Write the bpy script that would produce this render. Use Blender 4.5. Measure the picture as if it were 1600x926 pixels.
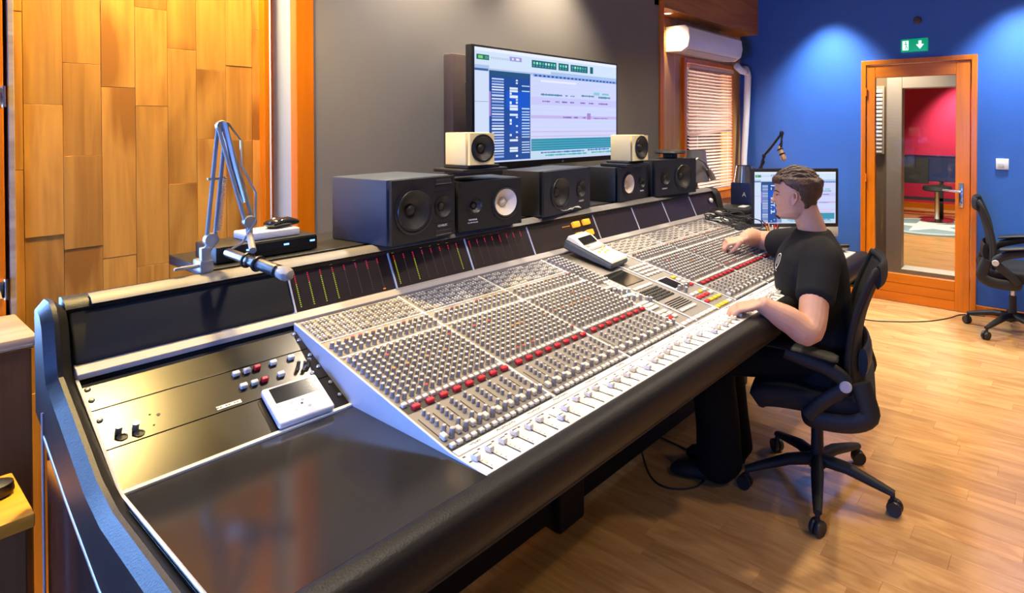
import bpy, bmesh, math, random
from mathutils import Vector, Matrix
random.seed(7)
R = math.radians
for o in list(bpy.data.objects): bpy.data.objects.remove(o, do_unlink=True)
SC = bpy.context.scene
COL = SC.collection
# ------------------------------------------------------------------ camera, world, lights, exposure
cd = bpy.data.cameras.new('camera'); cam = bpy.data.objects.new('camera', cd); COL.objects.link(cam)
cam.location = (0, 0, 1.5); cam.rotation_euler = (R(89.3), 0, R(36.316 - 90))
cd.sensor_width = 36; cd.lens = 932 / 1600 * 36; cd.shift_x = -180 / 1600; cd.shift_y = -(463 - 208.4) / 1600
cd.clip_start = .05
SC.camera = cam
vs = SC.view_settings; vs.view_transform = 'Standard'; vs.look = 'None'; vs.gamma = 1; vs.exposure = 0.45
vs.use_curve_mapping = False
W = bpy.data.worlds.new('world'); SC.world = W; W.use_nodes = True
bg = W.node_tree.nodes['Background']; bg.inputs[0].default_value = (.62, .74, 1, 1); bg.inputs[1].default_value = 1.6

def light(kind, name, loc, energy, col, rot=(0, 0, 0), **kw):
    l = bpy.data.lights.new(name, kind); l.energy = energy; l.color = col
    for k, v in kw.items(): setattr(l, k, v)
    o = bpy.data.objects.new(name, l); COL.objects.link(o); o.location = loc; o.rotation_euler = rot
    return o
# daylight that comes through the window in the left wall and the blind window
light('AREA', 'daylight_side', (-1.98, .80, 1.15), 80, (.10, .27, 1), (0, R(-90), 0), shape='RECTANGLE', size=.80, size_y=1.30)
light('AREA', 'daylight_left', (-.42, 2.66, 1.66), 260, (.20, .42, 1), (R(-90), 0, 0), shape='RECTANGLE', size=1.36, size_y=1.5)
light('AREA', 'daylight_blind', (4.80, 2.95, 1.45), 75, (.78, .82, 1), (R(-90), 0, 0), shape='RECTANGLE', size=.9, size_y=1.2)
WARM = (1, .76, .48); NEUT = (1, .87, .70); COOL = (.86, .92, 1)
# (x, y, z, watts, colour, cone degrees) of the recessed ceiling downlights
DOWN = [(.70, 2.26, 2.8, 280, (1, .72, .27), 90), (1.65, 2.20, 2.8, 140, NEUT, 88), (2.49, 2.20, 2.8, 140, NEUT, 88),
        (5.14, 1.71, 2.8, 230, COOL, 88), (5.14, .26, 2.8, 210, COOL, 88), (5.15, -1.2, 2.8, 60, COOL, 88),
        (1.15, 1.10, 2.8, 78, NEUT, 92), (2.35, 1.10, 2.8, 82, NEUT, 92), (3.45, 1.3, 2.8, 70, NEUT, 120),
        (3.7, .2, 2.8, 128, WARM, 120), (2.4, -.7, 2.8, 60, WARM, 120), (4.4, -1.0, 2.8, 110, WARM, 120),
        (1.1, -1.1, 2.8, 45, WARM, 120), (-.15, 1.75, 2.8, 45, WARM, 40)]  # the last one is added to warm the orange side table

# ------------------------------------------------------------------ materials
def nodes(name):
    m = bpy.data.materials.new(name); m.use_nodes = True
    nt = m.node_tree; b = nt.nodes['Principled BSDF']
    return m, nt, b
def mat(name, col, rough=.5, metal=0, spec=.5, var=.12, scale=30, bump=0, bscale=200, emit=None, es=0, coat=0, alpha=1, trans=0):
    m, nt, b = nodes(name)
    N = nt.nodes; L = nt.links
    tc = N.new('ShaderNodeTexCoord')
    nz = N.new('ShaderNodeTexNoise'); nz.inputs['Scale'].default_value = scale; nz.inputs['Detail'].default_value = 3
    L.new(tc.outputs['Object'], nz.inputs['Vector'])
    mr = N.new('ShaderNodeMapRange'); mr.inputs[3].default_value = 1 - var; mr.inputs[4].default_value = 1 + var
    L.new(nz.outputs['Fac'], mr.inputs[0])
    mx = N.new('ShaderNodeVectorMath'); mx.operation = 'SCALE'; mx.inputs[0].default_value = col
    L.new(mr.outputs[0], mx.inputs['Scale']); L.new(mx.outputs[0], b.inputs['Base Color'])
    b.inputs['Roughness'].default_value = rough; b.inputs['Metallic'].default_value = metal
    b.inputs['Specular IOR Level'].default_value = spec
    if coat: b.inputs['Coat Weight'].default_value = coat; b.inputs['Coat Roughness'].default_value = .1
    if trans: b.inputs['Transmission Weight'].default_value = trans
    if emit: b.inputs['Emission Color'].default_value = (*emit, 1); b.inputs['Emission Strength'].default_value = es
    if bump:
        n2 = N.new('ShaderNodeTexNoise'); n2.inputs['Scale'].default_value = bscale; n2.inputs['Detail'].default_value = 2
        L.new(tc.outputs['Object'], n2.inputs['Vector'])
        bp = N.new('ShaderNodeBump'); bp.inputs['Strength'].default_value = bump; bp.inputs['Distance'].default_value = .01
        L.new(n2.outputs['Fac'], bp.inputs['Height']); L.new(bp.outputs[0], b.inputs['Normal'])
    return m
def wood(name, c1, c2, axis=2, rough=.4, scale=1.0, island=False, knots=True, rv=.35, coat=0):
    """grain stretched along an axis, offset by each piece's random number"""
    m, nt, b = nodes(name); N = nt.nodes; L = nt.links
    tc = N.new('ShaderNodeTexCoord'); oi = N.new('ShaderNodeObjectInfo')
    rnd = oi.outputs['Random']
    if island:
        g = N.new('ShaderNodeNewGeometry'); ad = N.new('ShaderNodeMath'); ad.operation = 'ADD'
        L.new(g.outputs['Random Per Island'], ad.inputs[0]); L.new(oi.outputs['Random'], ad.inputs[1])
        fr = N.new('ShaderNodeMath'); fr.operation = 'FRACT'; L.new(ad.outputs[0], fr.inputs[0]); rnd = fr.outputs[0]
    cmb = N.new('ShaderNodeCombineXYZ')
    for i, k in enumerate((17.3, 41.7, 29.1)):
        q = N.new('ShaderNodeMath'); q.operation = 'MULTIPLY'; q.inputs[1].default_value = k
        L.new(rnd, q.inputs[0]); L.new(q.outputs[0], cmb.inputs[i])
    va = N.new('ShaderNodeVectorMath'); va.operation = 'ADD'; L.new(tc.outputs['Object'], va.inputs[0]); L.new(cmb.outputs[0], va.inputs[1])
    mp = N.new('ShaderNodeMapping'); s = [9 * scale] * 3; s[axis] = 1.1 * scale; mp.inputs['Scale'].default_value = s
    L.new(va.outputs[0], mp.inputs['Vector'])
    n1 = N.new('ShaderNodeTexNoise'); n1.inputs['Scale'].default_value = 1.0; n1.inputs['Detail'].default_value = 4; n1.inputs['Distortion'].default_value = .8
    L.new(mp.outputs[0], n1.inputs['Vector'])
    ws = N.new('ShaderNodeMath'); ws.operation = 'MULTIPLY'; ws.inputs[1].default_value = 22; L.new(n1.outputs['Fac'], ws.inputs[0])
    sn = N.new('ShaderNodeMath'); sn.operation = 'SINE'; L.new(ws.outputs[0], sn.inputs[0])
    mp2 = N.new('ShaderNodeMapping'); s2 = [60 * scale] * 3; s2[axis] = 2.0 * scale; mp2.inputs['Scale'].default_value = s2
    L.new(va.outputs[0], mp2.inputs['Vector'])
    n2 = N.new('ShaderNodeTexNoise'); n2.inputs['Scale'].default_value = 1.0; n2.inputs['Detail'].default_value = 3
    L.new(mp2.outputs[0], n2.inputs['Vector'])
    f1 = N.new('ShaderNodeMapRange'); f1.inputs[1].default_value = -1; f1.inputs[3].default_value = .0; f1.inputs[4].default_value = .34; L.new(sn.outputs[0], f1.inputs[0])
    f2 = N.new('ShaderNodeMath'); f2.operation = 'MULTIPLY_ADD'; f2.inputs[1].default_value = .75; L.new(n2.outputs['Fac'], f2.inputs[0]); L.new(f1.outputs[0], f2.inputs[2])
    fac = f2.outputs[0]
    if knots:
        mp3 = N.new('ShaderNodeMapping'); s3 = [7.5] * 3; s3[axis] = 3.2; mp3.inputs['Scale'].default_value = s3; L.new(va.outputs[0], mp3.inputs['Vector'])
        vo = N.new('ShaderNodeTexVoronoi'); vo.inputs['Scale'].default_value = .62; L.new(mp3.outputs[0], vo.inputs['Vector'])
        kr = N.new('ShaderNodeMapRange'); kr.inputs[1].default_value = .10; kr.inputs[2].default_value = .36; kr.inputs[3].default_value = .9; kr.inputs[4].default_value = 0; L.new(vo.outputs['Distance'], kr.inputs[0])
        ka = N.new('ShaderNodeMath'); ka.operation = 'ADD'; L.new(fac, ka.inputs[0]); L.new(kr.outputs[0], ka.inputs[1]); fac = ka.outputs[0]
    cr = N.new('ShaderNodeValToRGB'); cr.color_ramp.elements[0].position = .2; cr.color_ramp.elements[1].position = 1.15 if False else 1.0
    cr.color_ramp.elements[0].color = (*c1, 1); cr.color_ramp.elements[1].color = (*c2, 1); L.new(fac, cr.inputs[0])
    br = N.new('ShaderNodeMapRange'); br.inputs[3].default_value = 1 - rv; br.inputs[4].default_value = 1 + rv * .6; L.new(rnd, br.inputs[0])
    sc = N.new('ShaderNodeVectorMath'); sc.operation = 'SCALE'; L.new(cr.outputs[0], sc.inputs[0]); L.new(br.outputs[0], sc.inputs['Scale'])
    L.new(sc.outputs[0], b.inputs['Base Color'])
    b.inputs['Roughness'].default_value = rough
    if coat: b.inputs['Coat Weight'].default_value = coat; b.inputs['Coat Roughness'].default_value = .12
    bp = N.new('ShaderNodeBump'); bp.inputs['Strength'].default_value = .12; bp.inputs['Distance'].default_value = .004
    L.new(n2.outputs['Fac'], bp.inputs['Height']); L.new(bp.outputs[0], b.inputs['Normal'])
    return m
def attr_emit(name, strength):
    m, nt, b = nodes(name); N = nt.nodes
    a = N.new('ShaderNodeVertexColor'); a.layer_name = 'Col'
    nt.links.new(a.outputs[0], b.inputs['Emission Color']); b.inputs['Emission Strength'].default_value = strength
    b.inputs['Base Color'].default_value = (.01, .01, .012, 1); b.inputs['Roughness'].default_value = .3
    return m
M = {}
M['timber'] = wood('golden_timber', (.72, .345, .055), (.38, .15, .020), 2, .42, 1.0, rv=.20)
M['orange'] = wood('orange_varnished_wood', (.72, .19, .001), (.54, .125, .0008), 2, .32, .7, knots=False, rv=.06, coat=.1)
M['orangeH'] = wood('orange_varnished_wood_level', (.72, .19, .001), (.54, .125, .0008), 1, .32, .7, knots=False, rv=.06, coat=.1)
M['orangeX'] = wood('orange_wood_boards', (.52, .22, .04), (.28, .09, .012), 0, .4, .7, knots=False, rv=.06)
M['tableorange'] = wood('bright_orange_tabletop', (.85, .40, .035), (.70, .27, .02), 0, .35, .8, knots=False, rv=.05)
M['rail'] = mat('pinkish_grey_rail', (.38, .345, .325), .5, var=.05)
M['panelwood'] = wood('pale_gold_wood', (.70, .41, .13), (.48, .23, .055), 2, .4, .8, rv=.1)
M['floor'] = wood('maple_floor', (.70, .40, .150), (.42, .20, .060), 1, .26, 1.0, island=True, knots=False, rv=.14, coat=.5)
M['brownwood'] = wood('dark_brown_wood', (.16, .07, .022), (.07, .028, .009), 2, .5, .8, knots=False, rv=.1)
M['palewood'] = wood('pale_grey_wood', (.50, .40, .30), (.30, .21, .14), 0, .35, .8, knots=False, rv=.1)
M['slatwood'] = wood('blind_slat_wood', (.74, .50, .38), (.58, .34, .22), 0, .45, .8, knots=False, rv=.12)
M['grey_wall'] = mat('grey_fabric_wall', (.205, .182, .150), .85, var=.07, scale=3, bump=.15, bscale=500)
M['strip_wall'] = mat('pale_blue_wall', (.52, .72, .93), .8, var=.03, scale=3)  # pale blue paint, with extra blue mixed in for the daylight on it
M['blue_wall'] = mat('blue_paint_wall', (.034, .130, .46), .50, var=.06, scale=6, bump=.12, bscale=180)
M['ceiling'] = mat('ceiling_paint', (.32, .28, .24), .9, var=.03, scale=3)
M['wall_paint'] = mat('warm_wall_paint', (.22, .155, .10), .9, var=.04, scale=3)
M['leather'] = mat('black_leather', (.012, .010, .009), .46, var=.25, scale=60, bump=.10, bscale=260, spec=.3)
M['rimtrim'] = mat('worn_grey_rim', (.15, .135, .125), .5, var=.2, scale=30)
M['black'] = mat('black_plastic', (.012, .012, .013), .42, var=.2, scale=40)
M['blackmat'] = mat('matt_black', (.009, .009, .010), .7, var=.2, scale=40)
M['spkblack'] = mat('black_speaker_vinyl', (.013, .013, .014), .42, var=.2, scale=60, bump=.1, bscale=400)
M['spkgrey'] = mat('charcoal_cabinet_paint', (.042, .056, .090), .42, var=.12, scale=40)  # blue daylight put into the colour of the left speaker's cabinet
M['desk'] = mat('dark_gloss_desk', (.020, .019, .020), .13, var=.3, scale=9, spec=.6)
M['panel'] = mat('brushed_dark_panel', (.034, .031, .027), .25, metal=.85, var=.1, scale=14)
M['chassis'] = mat('black_chassis', (.012, .011, .011), .6, var=.2)
M['alum'] = mat('satin_aluminium', (.62, .60, .57), .35, metal=.9, var=.05)
M['chrome'] = mat('chrome', (.75, .74, .72), .15, metal=1, var=.03)
M['plate'] = mat('pale_grey_side_plate', (.60, .60, .60), .42, var=.04)
M['chpanel'] = mat('warm_grey_channel_panel', (.24, .215, .19), .5, var=.08, scale=20)
M['whitepanel'] = mat('white_fader_panel', (.82, .78, .73), .45, var=.04)
M['knob'] = mat('grey_knob', (.29, .27, .25), .45, var=.1)
M['knobcap'] = mat('light_knob_cap', (.60, .565, .52), .45, var=.08)
M['knoborange'] = mat('orange_knob_cap', (.72, .24, .08), .45)
M['knobred'] = mat('red_knob_cap', (.60, .05, .05), .45)
M['btnwhite'] = mat('ivory_button', (.74, .70, .63), .4, var=.04)
M['btnred'] = mat('red_button', (.60, .02, .035), .3, var=.06)
M['btnyellow'] = mat('yellow_button', (.80, .55, .03), .35)
M['btnamber'] = mat('lit_amber_button', (.85, .38, .02), .4, emit=(1, .42, .02), es=.55)
M['slot'] = mat('dark_slot', (.02, .018, .017), .6)
M['meter'] = mat('smoked_meter_window', (.024, .015, .015), .34, var=.3, scale=8, spec=.5)
M['white'] = mat('white_plastic', (.78, .77, .75), .35, var=.03)
M['ivory'] = mat('cream_laminate', (.80, .66, .33), .45, var=.05, scale=8)
M['conewhite'] = mat('white_paper_cone', (.74, .64, .52), .7, var=.08)
M['coneblack'] = mat('dark_cone', (.020, .018, .017), .45, var=.2)
M['rubber'] = mat('rubber_surround', (.014, .013, .013), .38)
M['gunmetal'] = mat('dark_steel', (.26, .26, .27), .28, metal=.9)
M['silver'] = mat('silver_paint', (.42, .42, .42), .36, metal=.75, var=.06)
M['lcd'] = mat('dark_lcd', (.010, .011, .012), .12, spec=.7)
M['calc'] = mat('cream_remote_face', (.78, .70, .56), .45, var=.04)
M['calcdark'] = mat('dark_green_grey_base', (.07, .08, .08), .5)
M['steel'] = mat('brushed_steel', (.55, .54, .52), .25, metal=1, var=.05)
M['skin'] = mat('skin', (.60, .315, .20), .5, var=.08, scale=35, bump=.06, bscale=240)
M['skin'].node_tree.nodes['Principled BSDF'].inputs['Subsurface Weight'].default_value = .12
M['skin'].node_tree.nodes['Principled BSDF'].inputs['Subsurface Radius'].default_value = (.01, .004, .002)
M['hair'] = mat('dark_brown_hair', (.075, .036, .018), .5, var=.55, scale=85, bump=.45, bscale=120)
M['shirt'] = mat('black_cotton', (.010, .010, .011), .85, var=.2, scale=25, bump=.1, bscale=90, spec=.25)
M['cloth'] = mat('black_trouser_cloth', (.004, .004, .004), .9, var=.2, spec=.2)
M['meshfab'] = mat('black_chair_mesh', (.007, .007, .008), .78, var=.3, scale=300, bump=.3, bscale=600)
M['chairplastic'] = mat('black_chair_plastic', (.007, .007, .007), .60, var=.15)
M['capgrey'] = mat('light_grey_cap', (.55, .53, .52), .5)
M['green'] = mat('green_sign', (.0, .26, .12), .4, emit=(.0, .45, .20), es=.45)
M['signwhite'] = mat('white_sign_mark', (.8, .85, .8), .5, emit=(.8, 1, .9), es=.9)
M['magenta'] = mat('magenta_wall', (.58, .014, .060), .8, var=.05)
M['navy'] = mat('navy_cloth', (.012, .022, .10), .8, var=.1)
M['rug'] = mat('blue_grey_rug', (.20, .27, .31), .95, var=.1, bump=.3, bscale=300)
M['rugstar'] = mat('white_rug_star', (.60, .62, .60), .95, var=.08)
M['frame'] = mat('grey_white_frame', (.42, .38, .34), .5, var=.04)
M['brownpad'] = mat('brown_leather_pad', (.085, .055, .042), .5, var=.15, bump=.1, bscale=120)
M['lampwarm'] = mat('lit_lamp_lens', (.9, .8, .6), .5, emit=(1, .85, .6), es=6)
M['tan'] = mat('tan_microphone', (.55, .33, .16), .4)
M['cable'] = mat('black_cable', (.012, .011, .011), .5)
M['red'] = mat('red_pen', (.55, .03, .03), .4)
M['pinkpen'] = mat('pink_pen', (.70, .35, .30), .4)
M['cyan'] = mat('lit_cyan_key', (.3, .7, .75), .4, emit=(.35, .85, .9), es=.5)
M['printwhite'] = mat('white_print', (.70, .69, .67), .6)
M['printdark'] = mat('dark_ink', (.05, .05, .055), .6)
M['ledblue'] = mat('blue_led', (.1, .2, .8), .4, emit=(.15, .35, 1), es=2.5)
M['screen'] = attr_emit('lit_screen', .72)
M['led'] = attr_emit('meter_leds', 1.0)
def glassmat():
    m, nt, b = nodes('clear_glass'); N = nt.nodes; L = nt.links
    out = N['Material Output']; t = N.new('ShaderNodeBsdfTransparent'); t.inputs[0].default_value = (.90, .93, .92, 1)
    g = N.new('ShaderNodeBsdfGlossy'); g.inputs['Roughness'].default_value = .02; fr = N.new('ShaderNodeFresnel'); fr.inputs[0].default_value = 1.5
    mx = N.new('ShaderNodeMixShader'); L.new(fr.outputs[0], mx.inputs[0]); L.new(t.outputs[0], mx.inputs[1]); L.new(g.outputs[0], mx.inputs[2]); L.new(mx.outputs[0], out.inputs[0])
    return m
M['glass'] = glassmat()

# ------------------------------------------------------------------ mesh helpers
class MB:
    """collects shapes; build() links them as one mesh object"""
    def __init__(s, org=(0, 0, 0)):
        s.v = []; s.f = []; s.m = []; s.T = Matrix.Translation(-Vector(org)); s.mi = 0; s.cols = []
        s.org = org
    def add(s, vs, fs, T=None, mi=None, col=None):
        b = len(s.v); X = s.T @ T if T is not None else s.T
        s.v += [tuple(X @ Vector(p)) for p in vs]
        s.f += [tuple(b + i for i in f) for f in fs]
        s.m += [s.mi if mi is None else mi] * len(fs)
        s.cols += [col] * len(fs)
        return s
    def box(s, c, d, rot=None, mi=None, col=None):
        x, y, z = d[0] / 2, d[1] / 2, d[2] / 2
        vs = [(-x, -y, -z), (x, -y, -z), (x, y, -z), (-x, y, -z), (-x, -y, z), (x, -y, z), (x, y, z), (-x, y, z)]
        T = Matrix.Translation(c)
        if rot is not None: T = T @ rot
        return s.add(vs, [(0, 3, 2, 1), (4, 5, 6, 7), (0, 1, 5, 4), (1, 2, 6, 5), (2, 3, 7, 6), (3, 0, 4, 7)], T, mi, col)
    def bb(s, x0, x1, y0, y1, z0, z1, mi=None):
        return s.box(((x0 + x1) / 2, (y0 + y1) / 2, (z0 + z1) / 2), (abs(x1 - x0), abs(y1 - y0), abs(z1 - z0)), None, mi)
    def rbox(s, c, d, r, seg=2, rot=None, mi=None):
        bm = bmesh.new(); bmesh.ops.create_cube(bm, size=1)
        for v in bm.verts: v.co = Vector((v.co.x * d[0], v.co.y * d[1], v.co.z * d[2]))
        bmesh.ops.bevel(bm, geom=bm.edges[:], offset=min(r, min(d) * .49), segments=seg, affect='EDGES', profile=.5)
        bm.verts.index_update()
        T = Matrix.Translation(c)
        if rot is not None: T = T @ rot
        s.add([v.co.copy() for v in bm.verts], [[v.index for v in f.verts] for f in bm.faces], T, mi); bm.free(); return s
    def cyl(s, p0, p1, r0, r1=None, n=12, mi=None, caps=True):
        r1 = r0 if r1 is None else r1
        return s.tube([p0, p1], [r0, r1], n, mi, caps)
    def tube(s, path, rad, n=8, mi=None, caps=True, closed=False, flat=1.0, up=None):
        P = [Vector(p) for p in path]; k = len(P)
        if not hasattr(rad, '__len__'): rad = [rad] * k
        vs = []; ref = Vector(up) if up else None; prev = None
        for i in range(k):
            if closed: t = P[(i + 1) % k] - P[i - 1]
            else: t = P[min(i + 1, k - 1)] - P[max(i - 1, 0)]
            if t.length < 1e-9: t = Vector((0, 0, 1))
            t.normalize()
            if prev is None:
                a = ref if ref else (Vector((0, 0, 1)) if abs(t.z) < .9 else Vector((1, 0, 0)))
            else: a = prev
            a = a - t * a.dot(t)
            if a.length < 1e-6: a = Vector((1, 0, 0)) - t * t.x
            a.normalize(); prev = a; b = t.cross(a)
            ra = rad[i]; ra, rb = (ra if hasattr(ra, '__len__') else (ra * flat, ra))
            for j in range(n):
                q = 2 * math.pi * j / n; vs.append(P[i] + a * (ra * math.cos(q)) + b * (rb * math.sin(q)))
        fs = []
        for i in range(k if closed else k - 1):
            i2 = (i + 1) % k
            for j in range(n):
                j2 = (j + 1) % n; fs.append((i * n + j, i * n + j2, i2 * n + j2, i2 * n + j))
        if caps and not closed: fs.append(tuple(range(n - 1, -1, -1))); fs.append(tuple((k - 1) * n + j for j in range(n)))
        return s.add(vs, fs, None, mi)
    def lathe(s, prof, n=24, T=None, mi=None, cap0=True, cap1=True):
        """profile [(r, z)] turned around local z"""
        vs = []; fs = []
        for r, z in prof:
            for j in range(n):
                q = 2 * math.pi * j / n; vs.append((r * math.cos(q), r * math.sin(q), z))
        for i in range(len(prof) - 1):
            for j in range(n):
                j2 = (j + 1) % n; fs.append((i * n + j, i * n + j2, (i + 1) * n + j2, (i + 1) * n + j))
        if cap0: fs.append(tuple(range(n - 1, -1, -1)))
        if cap1: fs.append(tuple((len(prof) - 1) * n + j for j in range(n)))
        return s.add(vs, fs, T, mi)
    def prism(s, pts, d0, d1, axis='x', mi=None):
        """outline of 2-D points pushed along an axis"""
        n = len(pts)
        def P(p, d):
            return (d, p[0], p[1]) if axis == 'x' else (p[0], d, p[1]) if axis == 'y' else (p[0], p[1], d)
        vs = [P(p, d0) for p in pts] + [P(p, d1) for p in pts]
        fs = [tuple(range(n - 1, -1, -1)), tuple(range(n, 2 * n))] + [(i, (i + 1) % n, n + (i + 1) % n, n + i) for i in range(n)]
        return s.add(vs, fs, None, mi)
    def quad(s, a, b, c, d, mi=None, col=None): return s.add([a, b, c, d], [(0, 1, 2, 3)], None, mi, col)
    def mesh(s, name, mats, smooth=35):
        me = bpy.data.meshes.new(name); me.from_pydata(s.v, [], s.f)
        for m in (mats if isinstance(mats, (list, tuple)) else [mats]): me.materials.append(M[m] if isinstance(m, str) else m)
        me.polygons.foreach_set('material_index', s.m)
        if any(c is not None for c in s.cols):
            ca = me.color_attributes.new('Col', 'FLOAT_COLOR', 'CORNER'); k = 0
            for p, c in zip(me.polygons, s.cols):
                c = c or (0, 0, 0)
                for li in p.loop_indices: ca.data[li].color = (c[0], c[1], c[2], 1)
        bm = bmesh.new(); bm.from_mesh(me); bmesh.ops.recalc_face_normals(bm, faces=bm.faces[:]) if not any(s.cols) else None; bm.to_mesh(me); bm.free()
        if smooth:
            me.polygons.foreach_set('use_smooth', [True] * len(me.polygons)); me.set_sharp_from_angle(angle=R(smooth))
        me.update(); return me
    def build(s, name, mats, parent=None, smooth=35, loc=(0, 0, 0), bevel=0):
        o = link(name, s.mesh(name, mats, smooth), parent, loc)
        if bevel:
            b = o.modifiers.new('bevel', 'BEVEL'); b.width = bevel; b.segments = 2; b.limit_method = 'ANGLE'; b.angle_limit = R(50)
        return o
def link(name, me, parent=None, loc=(0, 0, 0), rot=None, scale=None):
    o = bpy.data.objects.new(name, me); COL.objects.link(o); o.location = loc
    if rot is not None: o.rotation_euler = rot
    if scale is not None: o.scale = scale
    if parent is not None: o.parent = parent
    return o
def thing(name, label, cat, loc=(0, 0, 0), rz=0, group=None):
    o = bpy.data.objects.new(name, None); COL.objects.link(o); o.location = loc; o.rotation_euler = (0, 0, rz)
    o.empty_display_size = .1
    return tag(o, label, cat, group)
def tag(o, label, cat, group=None):
    o['label'] = label; o['category'] = cat
    if group: o['group'] = group
    return o
def struct(o, label=None):
    o['kind'] = 'structure'
    if label: o['label'] = label
    return o
def text_mb(body, size, T, mb, mi=None, extr=.0004, col=None):
    c = bpy.data.curves.new('t', 'FONT'); c.body = body; c.size = size; c.align_x = 'CENTER'; c.align_y = 'CENTER'; c.resolution_u = 2; c.extrude = extr
    o = bpy.data.objects.new('t', c); COL.objects.link(o)
    dg = bpy.context.evaluated_depsgraph_get(); me = bpy.data.meshes.new_from_object(o.evaluated_get(dg))
    mb.add([v.co.copy() for v in me.vertices], [tuple(p.vertices) for p in me.polygons], T, mi, col)
    bpy.data.objects.remove(o, do_unlink=True); bpy.data.curves.remove(c); bpy.data.meshes.remove(me)
def RX(a): return Matrix.Rotation(R(a), 4, 'X')
def RY(a): return Matrix.Rotation(R(a), 4, 'Y')
def RZ(a): return Matrix.Rotation(R(a), 4, 'Z')
def TR(*p): return Matrix.Translation(p)
FACE_Y = RX(90)          # local z -> -y : things that face the viewer side of a speaker
# ------------------------------------------------------------------ the room
XB, YG, YR, YT = 5.47, 2.43, 2.62, 2.5          # blue wall, grey wall, recess wall, timber wall
# floor: boards along y
struct(MB().bb(-2.0, 5.47, -3.2, 2.75, -.06, -.012).build('floor', 'brownwood', smooth=0))
floor = bpy.data.objects['floor']
rng = random.Random(3); rows = []; BW = .092
x = -1.98
while x < 5.45:
    y = -3.2 + rng.uniform(-.5, 0)
    while y < 2.7:
        l = rng.choice([.42, .55, .68, .84]); a = max(y, -3.2); e = min(y + l, 2.72)
        if e - a > .05: rows.append((x + BW / 2, (a + e) / 2, e - a))
        y += l
    x += BW
def inview(px, py):
    d = px * .8057 + py * .5923; r = px * .5923 - py * .8057
    if d < .6: return False
    u = 980 + 932 * r / d; v = 197 + 932 * 1.5 / d
    return 600 < u < 1640 and 440 < v < 1000 and not (py > 1.45 or (px < 1.5 and py > .9))
near = sorted([b for b in rows if inview(b[0], b[1])], key=lambda b: math.hypot(b[0], b[1]))[:300]
nearset = set(near)
fb = MB().box((0, 0, 0), (BW - .0006, 1, .012)).mesh('floorboard', 'floor', 0)
# unit board carries its length in the object's scale
for bx, by, l in near:
    link('floorboard', fb, floor, (bx, by, -.006 + rng.uniform(0, .0004)), None, (1, l - .0006, 1))
mb = MB()
for b in rows:
    if b in nearset: continue
    mb.box((b[0], b[1], -.006), (BW - .0006, b[2] - .0006, .012))
o = mb.build('floorboards', 'floor', floor, 0); o['kind'] = 'stuff'
# ceiling with recessed downlights
struct(MB().bb(-2.0, 5.6, -3.2, 2.75, 2.8, 2.9).build('ceiling', 'ceiling', smooth=0))
ring = MB().lathe([(.050, 0), (.050, -.006), (.036, -.006), (.034, -.0005)], 20).mesh('trim_ring', 'white')
lens = MB().lathe([(.034, -.0006), (.034, -.002)], 20).mesh('lens', 'lampwarm')
WHERE = ['over the timber wall', 'over the left of the grey wall', 'over the right of the grey wall', 'over the corner of the blue wall',
         'over the light switch on the blue wall', 'at the near end of the blue wall', 'above the near end of the mixing console', 'above the middle of the mixing console',
         'above the far end of the mixing console', 'above the swivel chair floor', 'above the open floor', 'above the floor by the blue wall', 'behind the viewer', 'above the side window']
for i, (lx, ly, lz, e, c, cone) in enumerate(DOWN):
    t = thing('downlight', 'round recessed ceiling downlight ' + WHERE[i], 'downlight', (lx, ly, lz), 0, 'recessed ceiling downlights')
    link('trim_ring', ring, t); link('lens', lens, t)
    l = light('SPOT', 'lamp', (0, 0, -.02), e, c, spot_size=R(cone), spot_blend=.75, shadow_soft_size=.06); l.parent = t
t = thing('downlight', 'small lit downlight in the soffit above the air conditioner', 'downlight', (3.98, 2.53, 2.389), 0, 'recessed ceiling downlights')
link('trim_ring', ring, t, scale=(.8, .8, .8)); link('lens', lens, t, scale=(.8, .8, .8))
l = light('SPOT', 'lamp', (0, 0, -.02), 16, WARM, spot_size=R(120), spot_blend=.7, shadow_soft_size=.04); l.parent = t
# walls
struct(MB().bb(1.14, 3.75, YG, YG + .12, 0, 2.8).build('wall_front', 'grey_wall', smooth=0), 'grey fabric wall behind the big screen')
# light blue strip wall, posts and jambs
struct(MB().bb(1.02, 1.16, 2.475, 2.56, 0, 2.8).build('wall_strip', 'strip_wall', smooth=0))
struct(MB().bb(1.116, 1.183, 2.425, 2.48, 0, 2.8).build('trim_1', 'orange', bevel=.003, smooth=0), 'orange wooden post beside the grey wall')
struct(MB().bb(1.012, 1.030, 2.455, 2.51, 0, 2.8).bb(1.034, 1.046, 2.462, 2.50, 0, 2.8).build('trim_2', 'orange', bevel=.002, smooth=0))
struct(MB().bb(1.030, 1.034, 2.452, 2.49, 0, 2.8).build('trim_3', 'white', smooth=0))  # white strip drawn for the highlight along the orange trim
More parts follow.
